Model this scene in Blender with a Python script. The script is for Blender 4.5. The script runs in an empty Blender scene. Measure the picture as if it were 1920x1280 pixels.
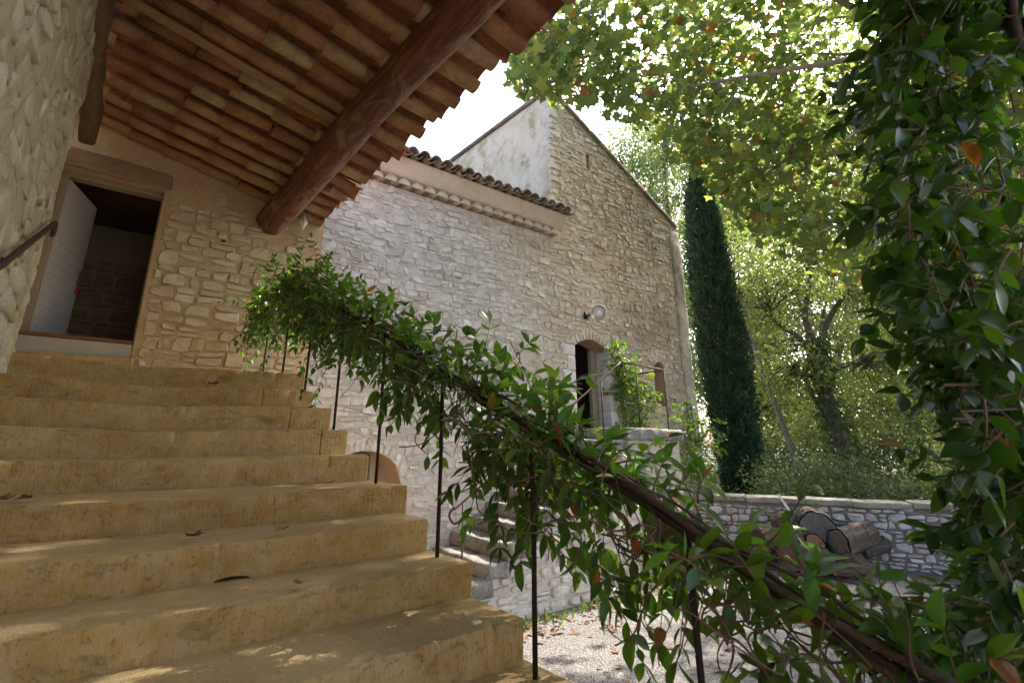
import bpy, math, random
import numpy as np
from mathutils import Vector, Matrix

rng = np.random.default_rng(7)
random.seed(7)
SC = bpy.context.scene
COL = SC.collection
TAU = math.tau

# ------------------------------------------------------------------ camera, sky, sun, exposure
PITCH = math.radians(16.94); AZ = math.radians(38.18)          # heading turned from +Y towards +X
FPX, PPX, PPY = 985.0, 940.0, 531.0                            # focal length / principal point in 1920x1280 px
cam_data = bpy.data.cameras.new('camera')
cam_data.sensor_width = 36.0
cam_data.lens = 36.0 * FPX / 1920
cam_data.shift_x = (960 - PPX) / 1920
cam_data.shift_y = (PPY - 640) / 1920
cam_data.clip_start = 0.05; cam_data.clip_end = 600
cam_data.dof.use_dof = True; cam_data.dof.focus_distance = 6.5; cam_data.dof.aperture_fstop = 5.0
cam = bpy.data.objects.new('camera', cam_data); COL.objects.link(cam)
FW = Vector((math.sin(AZ) * math.cos(PITCH), math.cos(AZ) * math.cos(PITCH), math.sin(PITCH)))
RT = Vector((math.cos(AZ), -math.sin(AZ), 0))
UP = RT.cross(FW)
cam.matrix_world = Matrix(((RT.x, UP.x, -FW.x, 0), (RT.y, UP.y, -FW.y, 0), (RT.z, UP.z, -FW.z, 0), (0, 0, 0, 1)))
SC.camera = cam

SUN_EL = math.radians(44); SUN_AZ = math.radians(2)           # azimuth from +X towards +Y
sun_dir = Vector((math.cos(SUN_EL) * math.cos(SUN_AZ), math.cos(SUN_EL) * math.sin(SUN_AZ), math.sin(SUN_EL)))
world = bpy.data.worlds.new('World'); SC.world = world; world.use_nodes = True
wn = world.node_tree
sky = wn.nodes.new('ShaderNodeTexSky'); sky.sky_type = 'NISHITA'; sky.sun_disc = False
sky.sun_elevation = SUN_EL; sky.sun_rotation = math.radians(90) - SUN_AZ
sky.air_density = 0.7; sky.dust_density = 5.0; sky.ozone_density = 0.4
wn.nodes['Background'].inputs['Strength'].default_value = 0.15
wn.links.new(sky.outputs[0], wn.nodes['Background'].inputs['Color'])
sun_data = bpy.data.lights.new('sun', 'SUN'); sun_data.energy = 2.8; sun_data.angle = math.radians(0.55)
sun_data.color = (1.0, 0.93, 0.82)
sun = bpy.data.objects.new('sun', sun_data); COL.objects.link(sun)
sun.rotation_euler = sun_dir.to_track_quat('Z', 'Y').to_euler()
sun.location = (20, 0, 30)
vs = SC.view_settings
vs.view_transform = 'Standard'; vs.look = 'None'; vs.gamma = 1.0; vs.use_curve_mapping = False
vs.exposure = 2.4
SC.cycles.max_bounces = 10; SC.cycles.diffuse_bounces = 5; SC.cycles.glossy_bounces = 2
SC.cycles.transmission_bounces = 4; SC.cycles.transparent_max_bounces = 4

# ------------------------------------------------------------------ geometry helpers
FWn, RTn, UPn = np.array(FW), np.array(RT), np.array(UP)
HEAD = np.array([math.sin(AZ), math.cos(AZ), 0.0])


def ray(u, v):
    return FWn + RTn * (u - PPX) / FPX + UPn * (PPY - v) / FPX


def on_y(u, v, y):
    d = ray(u, v); return d * y / d[1]


def on_z(u, v, z):
    d = ray(u, v); return d * z / d[2]


def at(u, v, depth):
    """the place seen in direction (u, v) of the photograph, `depth` metres ahead on the level"""
    d = ray(u, v); return d * depth / (d @ HEAD)


def proj(P):
    P = np.atleast_2d(P); f = P @ FWn
    f = np.where(f < 0.05, 0.05, f)
    return np.stack([PPX + FPX * (P @ RTn) / f, PPY - FPX * (P @ UPn) / f, P @ FWn], 1)


def make_mesh(name, V, F, tint=None, smooth=False):
    """V (n,3), F (m,k) -> mesh; tint is a float per vertex"""
    me = bpy.data.meshes.new(name)
    V = np.asarray(V, np.float32); F = np.asarray(F, np.int32)
    n, (m, k) = len(V), F.shape
    me.vertices.add(n); me.vertices.foreach_set('co', V.ravel())
    me.loops.add(m * k); me.loops.foreach_set('vertex_index', F.ravel())
    me.polygons.add(m); me.polygons.foreach_set('loop_start', np.arange(0, m * k, k, dtype=np.int32))
    me.polygons.foreach_set('use_smooth', np.full(m, bool(smooth)))
    me.update(calc_edges=True)
    if tint is not None:
        a = me.attributes.new('tint', 'FLOAT', 'POINT')
        a.data.foreach_set('value', np.broadcast_to(np.asarray(tint, np.float32), (n,)).copy())
    return me


class Bag:
    """collects triangles/quads (quads are split) with one tint per vertex"""
    def __init__(self): self.V, self.F, self.T, self.n = [], [], [], 0

    def add(self, V, F, tint=0.0):
        V = np.asarray(V, float); F = np.asarray(F, int)
        if F.shape[1] == 4:
            F = np.concatenate([F[:, [0, 1, 2]], F[:, [0, 2, 3]]])
        self.V.append(V); self.F.append(F + self.n); self.T.append(np.broadcast_to(np.asarray(tint, float), (len(V),)))
        self.n += len(V); return self

    def mesh(self, name, smooth=False):
        return make_mesh(name, np.concatenate(self.V), np.concatenate(self.F), np.concatenate(self.T), smooth)


def link(name, data, parent=None, mat=None, matrix=None):
    o = bpy.data.objects.new(name, data); COL.objects.link(o)
    if mat is not None and len(data.materials) == 0:
        data.materials.append(mat)
    if matrix is not None:
        o.matrix_basis = matrix
    if parent is not None:
        o.parent = parent
        o.matrix_parent_inverse = Matrix.Translation(-ROOTLOC.get(parent.name, Vector((0, 0, 0))))
    return o


ROOTLOC = {}


def thing(name, label, cat, loc=(0, 0, 0), group=None):
    o = bpy.data.objects.new(name, None); COL.objects.link(o)
    o.location = loc; o.empty_display_size = 0.1
    ROOTLOC[o.name] = Vector(loc)
    return tag(o, label, cat, group)


def tag(o, label, cat, group=None):
    o['label'] = label; o['category'] = cat
    if group: o['group'] = group
    o['kind'] = 'thing'
    return o


def kind(o, k):
    o['kind'] = k; return o


def box_vf(x0, x1, y0, y1, z0, z1):
    V = [(x, y, z) for z in (z0, z1) for y in (y0, y1) for x in (x0, x1)]
    F = [(0, 2, 3, 1), (4, 5, 7, 6), (0, 1, 5, 4), (2, 6, 7, 3), (0, 4, 6, 2), (1, 3, 7, 5)]
    return np.array(V, float), np.array(F)


def vnoise(P, scale=1.0, seed=0):
    """cheap smooth pseudo noise from sums of sines, about -1..1"""
    P = np.asarray(P, float) * scale
    r = np.random.default_rng(seed); out = np.zeros(len(P))
    for i in range(5):
        w = r.normal(size=3) * (1 + i * 0.8); out += np.sin(P @ w + r.uniform(0, TAU)) / (1 + i * 0.5)
    return out / 2.6


def rough_box(x0, x1, y0, y1, z0, z1, step=0.08, rnd=0.02, amp=0.006, nscale=6, seed=0, edge=None):
    """box subdivided on all faces with rounded edges and an uneven surface"""
    def axis(a, b):
        n = max(1, int(round((b - a) / step)))
        c = np.linspace(a, b, n + 1)
        if b - a > rnd * 4:
            c = np.unique(np.concatenate([[a, a + rnd], c[(c > a + rnd * 1.3) & (c < b - rnd * 1.3)], [b - rnd, b]]))
        return c
    ax = [axis(x0, x1), axis(y0, y1), axis(z0, z1)]
    idx, V, F = {}, [], []
    def vid(i, j, k):
        key = (i, j, k)
        if key not in idx:
            idx[key] = len(V); V.append((ax[0][i], ax[1][j], ax[2][k]))
        return idx[key]
    n = [len(a) - 1 for a in ax]
    for d, (a, b) in ((0, (1, 2)), (1, (2, 0)), (2, (0, 1))):
        for side in (0, n[d]):
            for i in range(n[a]):
                for j in range(n[b]):
                    q = []
                    for di, dj in ((0, 0), (1, 0), (1, 1), (0, 1)):
                        t = [0, 0, 0]; t[d] = side; t[a] = i + di; t[b] = j + dj; q.append(vid(*t))
                    F.append(q if side else q[::-1])
    V = np.array(V, float)
    lo = np.array([x0, y0, z0]) + rnd; hi = np.array([x1, y1, z1]) - rnd
    lo, hi = np.minimum(lo, (lo + hi) / 2), np.maximum(hi, (lo + hi) / 2)
    C = np.clip(V, lo, hi); D = V - C; L = np.linalg.norm(D, axis=1, keepdims=True)
    V = np.where(L > 1e-9, C + D / np.maximum(L, 1e-9) * rnd, V)
    if amp:
        for a in range(3):
            V[:, a] += amp * vnoise(V, nscale, seed * 3 + a) + amp * 0.4 * vnoise(V, nscale * 3.3, seed * 3 + a + 50)
    return V, np.array(F)


def tube_vf(path, rad, n=8, cap=True):
    P = np.asarray(path, float); m = len(P)
    rad = np.broadcast_to(np.asarray(rad, float), (m,))
    T = np.gradient(P, axis=0); T /= np.maximum(np.linalg.norm(T, axis=1, keepdims=True), 1e-9)
    ref = np.array([0, 0, 1.0]) if abs(T[0][2]) < 0.9 else np.array([1.0, 0, 0])
    a = np.cross(T[0], ref); a /= np.linalg.norm(a)
    V = []
    ang = np.linspace(0, TAU, n, endpoint=False)
    for i in range(m):
        a = a - T[i] * (a @ T[i]); a /= max(np.linalg.norm(a), 1e-9); b = np.cross(T[i], a)
        V.append(P[i] + rad[i] * (np.cos(ang)[:, None] * a + np.sin(ang)[:, None] * b))
    V = np.concatenate(V)
    i = np.arange(m - 1)[:, None] * n; j = np.arange(n)[None]; j2 = (j + 1) % n
    F = np.stack([i + j, i + j2, i + n + j2, i + n + j], -1).reshape(-1, 4)
    F = np.concatenate([F[:, [0, 1, 2]], F[:, [0, 2, 3]]])
    if cap:
        V = np.concatenate([V, P[:1], P[-1:]]); c0, c1 = m * n, m * n + 1; jj = np.arange(n); kk = (jj + 1) % n
        F = np.concatenate([F, np.stack([np.full(n, c0), kk, jj], 1), np.stack([np.full(n, c1), (m - 1) * n + jj, (m - 1) * n + kk], 1)])
    return V, F


def smooth_path(pts, n=24):
    """Catmull-Rom through pts"""
    P = np.asarray(pts, float)
    P = np.concatenate([[2 * P[0] - P[1]], P, [2 * P[-1] - P[-2]]])
    out = []
    seg = len(P) - 3; per = max(2, n // seg)
    for i in range(seg):
        p0, p1, p2, p3 = P[i:i + 4]
        for t in np.linspace(0, 1, per, endpoint=False):
            out.append(0.5 * ((2 * p1) + (p2 - p0) * t + (2 * p0 - 5 * p1 + 4 * p2 - p3) * t * t + (3 * p1 - p0 - 3 * p2 + p3) * t ** 3))
    out.append(P[-2]); return np.array(out)


# ------------------------------------------------------------------ materials
MATS = {}


def nodes(name):
    m = bpy.data.materials.new(name); m.use_nodes = True
    nt = m.node_tree; b = nt.nodes['Principled BSDF']
    return m, nt, b


def N(nt, typ, **kw):
    n = nt.nodes.new(typ)
    for k, v in kw.items():
        if k.startswith('i_'):
            n.inputs[k[2:].replace('_', ' ')].default_value = v
        else:
            setattr(n, k, v)
    return n


def ramp(nt, stops):
    r = nt.nodes.new('ShaderNodeValToRGB'); e = r.color_ramp.elements
    while len(e) < len(stops): e.new(0.5)
    for el, (p, c) in zip(e, stops):
        el.position = p; el.color = (*c, 1)
    return r


def rnd_node(nt):
    """a random number for each piece: stored tint + the object's own random"""
    at_ = N(nt, 'ShaderNodeAttribute', attribute_name='tint'); oi = N(nt, 'ShaderNodeObjectInfo')
    ad = N(nt, 'ShaderNodeMath', operation='ADD'); fr = N(nt, 'ShaderNodeMath', operation='FRACT')
    nt.links.new(at_.outputs['Fac'], ad.inputs[0]); nt.links.new(oi.outputs['Random'], ad.inputs[1])
    nt.links.new(ad.outputs[0], fr.inputs[0]); return fr.outputs[0]


def mixc(nt, fac, a, b, blend='MIX'):
    m = N(nt, 'ShaderNodeMix', data_type='RGBA', blend_type=blend)
    for sock, v in (('Factor', fac), ('A', a), ('B', b)):
        i = {'Factor': m.inputs[0], 'A': m.inputs[6], 'B': m.inputs[7]}[sock]
        if hasattr(v, 'is_output') or hasattr(v, 'links'):
            nt.links.new(v, i)
        else:
            i.default_value = v if sock == 'Factor' else (*v, 1)
    return m.outputs[2]


def noise(nt, scale, detail=6, rough=0.6, dist=0.0, vec=None):
    t = N(nt, 'ShaderNodeTexNoise'); t.inputs['Scale'].default_value = scale; t.inputs['Detail'].default_value = detail
    t.inputs['Roughness'].default_value = rough; t.inputs['Distortion'].default_value = dist
    if vec is None:
        g = N(nt, 'ShaderNodeNewGeometry'); vec = g.outputs['Position']
    nt.links.new(vec, t.inputs['Vector']); return t.outputs['Fac']


def scaled(nt, sx, sy, sz):
    g = N(nt, 'ShaderNodeNewGeometry'); m = N(nt, 'ShaderNodeMapping'); m.inputs['Scale'].default_value = (sx, sy, sz)
    nt.links.new(g.outputs['Position'], m.inputs['Vector']); return m.outputs['Vector']


def maprange(nt, val, a, b, c=0.0, d=1.0):
    m = N(nt, 'ShaderNodeMapRange', clamp=True)
    nt.links.new(val, m.inputs[0])
    for i, v in enumerate((a, b, c, d)): m.inputs[i + 1].default_value = v
    return m.outputs[0]


def bump(nt, b, h, dist=0.01, strength=0.6):
    bp = N(nt, 'ShaderNodeBump'); bp.inputs['Strength'].default_value = strength; bp.inputs['Distance'].default_value = dist
    nt.links.new(h, bp.inputs['Height']); nt.links.new(bp.outputs[0], b.inputs['Normal'])


def stone_mat(name, stops, mott=((0.25, 0.2, 0.13), 0.45), scale=9, rough=0.92, bd=0.012, east=None, moss=None):
    """stone or mortar: colour by piece, mottled stains, fine relief; east = (x0, x1, colour, amount) weathering along the wall"""
    m, nt, b = nodes(name)
    c = ramp(nt, stops); nt.links.new(rnd_node(nt), c.inputs[0]); col = c.outputs[0]
    n1 = noise(nt, scale, 8, 0.65, 0.4); n2 = noise(nt, scale * 6, 5, 0.6)
    col = mixc(nt, maprange(nt, n1, 0.44, 0.66, 0, mott[1]), col, mott[0])
    col = mixc(nt, maprange(nt, n2, 0.35, 0.75, 0, 0.22), col, (0.75, 0.7, 0.6))
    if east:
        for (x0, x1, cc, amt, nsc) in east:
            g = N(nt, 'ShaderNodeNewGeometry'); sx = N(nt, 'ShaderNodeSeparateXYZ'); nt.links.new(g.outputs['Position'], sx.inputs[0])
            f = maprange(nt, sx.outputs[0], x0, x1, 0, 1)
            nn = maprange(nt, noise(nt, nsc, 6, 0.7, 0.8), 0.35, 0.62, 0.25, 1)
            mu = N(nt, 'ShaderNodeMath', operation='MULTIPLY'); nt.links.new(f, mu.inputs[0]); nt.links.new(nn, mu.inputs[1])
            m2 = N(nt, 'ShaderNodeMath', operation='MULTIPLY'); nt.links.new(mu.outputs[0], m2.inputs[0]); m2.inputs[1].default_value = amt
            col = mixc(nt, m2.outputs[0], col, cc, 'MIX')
    if moss:
        col = mixc(nt, maprange(nt, noise(nt, moss[1], 6, 0.7), moss[2], moss[2] + 0.12, 0, moss[3]), col, moss[0])
    nt.links.new(col, b.inputs['Base Color']); b.inputs['Roughness'].default_value = rough
    b.inputs['Specular IOR Level'].default_value = 0.2
    ad = N(nt, 'ShaderNodeMath', operation='ADD'); nt.links.new(n1, ad.inputs[0]); nt.links.new(n2, ad.inputs[1])
    bump(nt, b, ad.outputs[0], bd, 0.7); MATS[name] = m; return m


def leaf_mat(name, stops, trans=0.42, tcol=(1.5, 1.6, 0.5), rough=0.4, spec=0.35):
    m, nt, b = nodes(name)
    c = ramp(nt, stops); nt.links.new(rnd_node(nt), c.inputs[0])
    c.color_ramp.interpolation = 'LINEAR'
    g = N(nt, 'ShaderNodeNewGeometry')
    b.inputs['Roughness'].default_value = rough; b.inputs['Specular IOR Level'].default_value = spec
    nt.links.new(c.outputs[0], b.inputs['Base Color'])
    t = N(nt, 'ShaderNodeBsdfTranslucent')
    nt.links.new(mixc(nt, 1.0, c.outputs[0], tcol, 'MULTIPLY'), t.inputs['Color'])
    mx = N(nt, 'ShaderNodeMixShader'); mx.inputs[0].default_value = trans
    out = nt.nodes['Material Output']
    nt.links.new(b.outputs[0], mx.inputs[1]); nt.links.new(t.outputs[0], mx.inputs[2]); nt.links.new(mx.outputs[0], out.inputs['Surface'])
    MATS[name] = m; return m


def wood_mat(name, a, b_, axis=(1, 12, 12), rough=0.75, extra=None, bd=0.006, spec=0.3):
    m, nt, b = nodes(name)
    v = scaled(nt, *axis); n1 = noise(nt, 3.0, 8, 0.7, 0.6, v); n2 = noise(nt, 5, 6, 0.6)
    c = ramp(nt, [(0.3, a), (0.7, b_)]); nt.links.new(n1, c.inputs[0]); col = c.outputs[0]
    rn = rnd_node(nt)
    col = mixc(nt, maprange(nt, rn, 0, 1, 0, 0.35), col, tuple(x * 0.55 for x in a))
    if extra:
        col = mixc(nt, maprange(nt, n2, extra[1], extra[1] + 0.15, 0, extra[2]), col, extra[0])
    nt.links.new(col, b.inputs['Base Color']); b.inputs['Roughness'].default_value = rough
    b.inputs['Specular IOR Level'].default_value = spec
    bump(nt, b, n1, bd, 0.8); MATS[name] = m; return m


def beam_mat():
    """old red-brown paint on a split log: long grain, dark cracks, bare pale wood where the paint is gone"""
    m, nt, b = nodes('beam_wood')
    v = scaled(nt, 14, 0.7, 14); n1 = noise(nt, 2.2, 9, 0.75, 0.8, v)
    c = ramp(nt, [(0.34, (0.022, 0.009, 0.007)), (0.43, (0.12, 0.036, 0.019)), (0.55, (0.23, 0.07, 0.034)), (0.66, (0.33, 0.15, 0.08))]); nt.links.new(n1, c.inputs[0])
    n2 = noise(nt, 1.6, 8, 0.75, 1.2, scaled(nt, 2.2, 0.8, 2.2))
    g = N(nt, 'ShaderNodeNewGeometry'); sx = N(nt, 'ShaderNodeSeparateXYZ'); nt.links.new(g.outputs['Position'], sx.inputs[0])
    side = maprange(nt, sx.outputs[0], 1.62, 1.76, 0.0, 0.20)
    ad = N(nt, 'ShaderNodeMath', operation='ADD'); nt.links.new(n2, ad.inputs[0]); nt.links.new(side, ad.inputs[1])
    bare = maprange(nt, ad.outputs[0], 0.53, 0.63, 0, 0.9)
    col = mixc(nt, bare, c.outputs[0], (0.36, 0.23, 0.135))
    nt.links.new(col, b.inputs['Base Color']); b.inputs['Roughness'].default_value = 0.6; b.inputs['Specular IOR Level'].default_value = 0.35
    bump(nt, b, n1, 0.03, 0.9); MATS['beam_wood'] = m


def ring_mat(name, a, c2):
    """sawn end: year rings from the stored radius, cracks and grime"""
    m, nt, b = nodes(name)
    t = N(nt, 'ShaderNodeAttribute', attribute_name='tint'); n = noise(nt, 9, 7, 0.7, 0.5)
    mu = N(nt, 'ShaderNodeMath', operation='MULTIPLY_ADD'); nt.links.new(t.outputs['Fac'], mu.inputs[0]); mu.inputs[1].default_value = 55; nt.links.new(maprange(nt, n, 0, 1, 0, 9), mu.inputs[2])
    sn = N(nt, 'ShaderNodeMath', operation='SINE'); nt.links.new(mu.outputs[0], sn.inputs[0])
    col = mixc(nt, maprange(nt, sn.outputs[0], -1, 1, 0, 0.55), a, c2)
    col = mixc(nt, maprange(nt, n, 0.5, 0.68, 0, 0.7), col, tuple(x * 0.3 for x in a))
    nt.links.new(col, b.inputs['Base Color']); b.inputs['Roughness'].default_value = 0.9; b.inputs['Specular IOR Level'].default_value = 0.15
    bump(nt, b, n, 0.02, 0.8); MATS[name] = m


def plain_mat(name, col, rough=0.6, metal=0.0, var=0.25, nscale=20, spec=0.4, alt=None):
    m, nt, b = nodes(name)
    n = noise(nt, nscale, 6, 0.65)
    out = mixc(nt, maprange(nt, n, 0.35, 0.7, 0, var if alt is None else 0.9 * var + 0.0), col, alt or tuple(x * 0.45 for x in col))
    nt.links.new(out, b.inputs['Base Color']); b.inputs['Roughness'].default_value = rough; b.inputs['Metallic'].default_value = metal
    b.inputs['Specular IOR Level'].default_value = spec
    bump(nt, b, n, 0.003, 0.5); MATS[name] = m; return m


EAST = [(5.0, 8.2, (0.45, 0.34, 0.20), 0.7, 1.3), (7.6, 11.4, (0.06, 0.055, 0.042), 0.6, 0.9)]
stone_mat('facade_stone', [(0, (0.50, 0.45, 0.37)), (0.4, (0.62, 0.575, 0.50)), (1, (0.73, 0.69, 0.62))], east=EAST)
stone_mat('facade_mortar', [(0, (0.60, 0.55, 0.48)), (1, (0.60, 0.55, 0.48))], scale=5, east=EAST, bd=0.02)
stone_mat('porch_stone', [(0, (0.50, 0.39, 0.24)), (0.5, (0.60, 0.49, 0.33)), (1, (0.66, 0.58, 0.43))], mott=((0.33, 0.2, 0.09), 0.4))
stone_mat('porch_mortar', [(0, (0.53, 0.375, 0.215)), (1, (0.53, 0.375, 0.215))], mott=((0.42, 0.25, 0.12), 0.5), scale=4, bd=0.015)
stone_mat('side_stone', [(0, (0.38, 0.33, 0.19)), (0.5, (0.49, 0.44, 0.29)), (1, (0.56, 0.52, 0.40))], mott=((0.30, 0.23, 0.11), 0.5), scale=7)
stone_mat('side_mortar', [(0, (0.47, 0.42, 0.27)), (1, (0.47, 0.42, 0.27))], mott=((0.34, 0.26, 0.12), 0.5), scale=5, bd=0.03)
stone_mat('garden_stone', [(0, (0.42, 0.40, 0.38)), (0.5, (0.58, 0.55, 0.52)), (0.85, (0.66, 0.62, 0.58)), (1, (0.5, 0.36, 0.28))], mott=((0.2, 0.18, 0.15), 0.5), scale=6)
stone_mat('garden_mortar', [(0, (0.17, 0.15, 0.13)), (1, (0.17, 0.15, 0.13))], scale=8, bd=0.03)
stone_mat('coping_stone', [(0, (0.26, 0.24, 0.19)), (1, (0.36, 0.33, 0.27))], mott=((0.09, 0.09, 0.055), 0.75), scale=4, bd=0.02)
stone_mat('step_stone', [(0, (0.40, 0.25, 0.075)), (0.5, (0.44, 0.288, 0.095)), (1, (0.43, 0.295, 0.115))], mott=((0.27, 0.145, 0.035), 0.65), scale=2.2, bd=0.010,
          moss=((0.17, 0.12, 0.045), 6.5, 0.60, 0.7))
def tooled(m):
    """vertical chisel marks on the risers"""
    nt = m.node_tree; b = nt.nodes['Principled BSDF']; old = b.inputs['Normal'].links[0].from_node
    n = noise(nt, 1.0, 5, 0.65, 0.2, scaled(nt, 75, 75, 7))
    b.inputs['Specular IOR Level'].default_value = 0.06; b.inputs['Roughness'].default_value = 1.0
    pit = maprange(nt, noise(nt, 55, 4, 0.6), 0.58, 0.66, 0, 1); st = maprange(nt, noise(nt, 1.0, 7, 0.7, 0.6, scaled(nt, 6, 6, 14)), 0.55, 0.68, 0, 0.55)
    src = b.inputs['Base Color'].links[0].from_socket
    col = mixc(nt, st, src, (0.15, 0.095, 0.04)); mp = N(nt, 'ShaderNodeMath', operation='MULTIPLY'); nt.links.new(pit, mp.inputs[0]); mp.inputs[1].default_value = 0.3
    nt.links.new(mixc(nt, mp.outputs[0], col, (0.13, 0.075, 0.03)), b.inputs['Base Color'])
    sb = N(nt, 'ShaderNodeMath', operation='SUBTRACT'); nt.links.new(n, sb.inputs[0]); nt.links.new(mp.outputs[0], sb.inputs[1]); n = sb.outputs[0]
    bp = N(nt, 'ShaderNodeBump'); bp.inputs['Strength'].default_value = 0.8; bp.inputs['Distance'].default_value = 0.012
    nt.links.new(n, bp.inputs['Height']); nt.links.new(old.outputs[0], bp.inputs['Normal']); nt.links.new(bp.outputs[0], b.inputs['Normal'])


tooled(MATS['step_stone'])


def skylit_treads(m):
    """sky light on the treads put into the colour, along with foot dust"""
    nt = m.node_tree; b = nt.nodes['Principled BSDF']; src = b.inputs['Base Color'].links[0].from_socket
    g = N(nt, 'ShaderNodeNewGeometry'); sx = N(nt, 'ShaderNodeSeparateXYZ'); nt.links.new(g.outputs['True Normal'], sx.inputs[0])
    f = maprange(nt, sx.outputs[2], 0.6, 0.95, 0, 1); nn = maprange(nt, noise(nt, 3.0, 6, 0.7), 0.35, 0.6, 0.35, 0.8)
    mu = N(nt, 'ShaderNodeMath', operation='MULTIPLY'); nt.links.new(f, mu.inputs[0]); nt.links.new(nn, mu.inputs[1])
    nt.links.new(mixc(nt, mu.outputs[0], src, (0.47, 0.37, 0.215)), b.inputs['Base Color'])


skylit_treads(MATS['step_stone'])
stone_mat('old_step', [(0, (0.17, 0.165, 0.15)), (1, (0.26, 0.25, 0.225))], mott=((0.06, 0.06, 0.05), 0.8), scale=6, bd=0.03, moss=((0.07, 0.085, 0.03), 3.0, 0.55, 0.7))
stone_mat('white_plaster', [(0, (0.70, 0.62, 0.49)), (1, (0.70, 0.62, 0.49))], mott=((0.42, 0.33, 0.16), 0.7), scale=1.3, bd=0.02,
          moss=((0.30, 0.24, 0.10), 2.2, 0.52, 0.65))
stone_mat('cornice_plaster', [(0, (0.60, 0.52, 0.41)), (1, (0.66, 0.58, 0.47))], mott=((0.44, 0.35, 0.25), 0.5), scale=4, bd=0.008)
stone_mat('reveal_stone', [(0, (0.60, 0.57, 0.52)), (1, (0.68, 0.65, 0.60))], scale=5, bd=0.01)
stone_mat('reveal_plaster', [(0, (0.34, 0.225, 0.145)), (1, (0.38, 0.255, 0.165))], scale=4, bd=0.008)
stone_mat('grey_cement', [(0, (0.30, 0.27, 0.21)), (1, (0.30, 0.27, 0.21))], mott=((0.09, 0.085, 0.06), 0.85), scale=2.0, bd=0.02)
stone_mat('room_stone', [(0, (0.50, 0.30, 0.15)), (1, (0.62, 0.42, 0.24))], scale=7)
stone_mat('room_plaster', [(0, (0.56, 0.47, 0.37)), (1, (0.56, 0.47, 0.37))], scale=3)
stone_mat('tile_under', [(0, (0.29, 0.105, 0.042)), (0.3, (0.36, 0.15, 0.058)), (0.55, (0.42, 0.21, 0.088)), (0.8, (0.45, 0.27, 0.125)), (1, (0.50, 0.37, 0.20))],
          mott=((0.20, 0.09, 0.04), 0.6), scale=9, bd=0.006, moss=((0.33, 0.30, 0.13), 5.0, 0.64, 0.5))
stone_mat('tile_cover', [(0, (0.36, 0.10, 0.033)), (0.6, (0.46, 0.15, 0.052)), (1, (0.50, 0.22, 0.085))], mott=((0.12, 0.05, 0.025), 0.6), scale=9, bd=0.006)
stone_mat('tile_weathered', [(0, (0.10, 0.085, 0.07)), (0.6, (0.2, 0.16, 0.12)), (1, (0.30, 0.22, 0.15))], mott=((0.05, 0.05, 0.045), 0.8), scale=7, bd=0.008)
beam_mat()
wood_mat('old_timber', (0.15, 0.09, 0.05), (0.32, 0.21, 0.12), (12, 1, 12), 0.85, ((0.08, 0.045, 0.03), 0.55, 0.6), 0.015)
wood_mat('lintel_wood', (0.22, 0.14, 0.085), (0.46, 0.33, 0.20), (1, 12, 16), 0.85, ((0.1, 0.06, 0.04), 0.58, 0.5), 0.015)
wood_mat('rafter_wood', (0.38, 0.22, 0.10), (0.48, 0.30, 0.15), (1, 14, 14), 0.8, None, 0.004)
wood_mat('threshold_wood', (0.16, 0.07, 0.03), (0.26, 0.12, 0.055), (1, 10, 10))
plain_mat('door_paint', (0.62, 0.60, 0.58), 0.5, 0.0, 0.12, 5)
wood_mat('shutter_wood', (0.36, 0.28, 0.19), (0.46, 0.37, 0.26), (8, 8, 0.8), 0.7, None, 0.004)
wood_mat('log_bark', (0.07, 0.05, 0.038), (0.16, 0.12, 0.088), (9, 9, 3), 0.95, ((0.28, 0.25, 0.2), 0.58, 0.5), 0.03)
wood_mat('trunk_bark', (0.075, 0.058, 0.042), (0.17, 0.135, 0.10), (6, 6, 1), 0.95, None, 0.02)
wood_mat('pale_branch', (0.17, 0.15, 0.115), (0.32, 0.29, 0.23), (6, 6, 2), 0.9, None, 0.01)
wood_mat('vine_stem', (0.045, 0.03, 0.022), (0.14, 0.10, 0.075), (14, 14, 14), 0.8, None, 0.006)
wood_mat('twig_wood', (0.10, 0.06, 0.045), (0.19, 0.12, 0.085), (10, 10, 10), 0.8, None, 0.003)
ring_mat('cut_grey', (0.17, 0.15, 0.13), (0.10, 0.088, 0.075)); ring_mat('cut_brown', (0.16, 0.10, 0.068), (0.09, 0.055, 0.036)); ring_mat('cut_orange', (0.30, 0.18, 0.105), (0.20, 0.11, 0.06))
plain_mat('iron', (0.045, 0.032, 0.026), 0.6, 0.5, 0.5, 40)
plain_mat('rust_iron', (0.09, 0.05, 0.035), 0.75, 0.3, 0.5, 40)
plain_mat('steel', (0.5, 0.5, 0.5), 0.3, 0.9, 0.2, 30)
plain_mat('red_paint', (0.45, 0.02, 0.02), 0.35, 0.0, 0.2, 30)
plain_mat('enamel', (0.62, 0.60, 0.54), 0.3, 0.0, 0.3, 12)
plain_mat('dark_metal', (0.02, 0.02, 0.022), 0.6, 0.2, 0.3, 30)
plain_mat('frosted_glass', (0.7, 0.7, 0.66), 0.2, 0.0, 0.15, 40)
plain_mat('threshold_board', (0.50, 0.44, 0.36), 0.6, 0.0, 0.3, 6)
plain_mat('soil', (0.06, 0.065, 0.03), 0.95, 0.0, 0.6, 3)
GREEN = [(0, (0.036, 0.09, 0.015)), (0.5, (0.066, 0.145, 0.023)), (0.86, (0.11, 0.20, 0.032)), (0.965, (0.12, 0.20, 0.03)), (0.978, (0.22, 0.085, 0.03)), (1, (0.25, 0.10, 0.035))]
leaf_mat('vine_leaf', GREEN, 0.36, (1.7, 1.8, 0.5), 0.32, 0.45)
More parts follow.
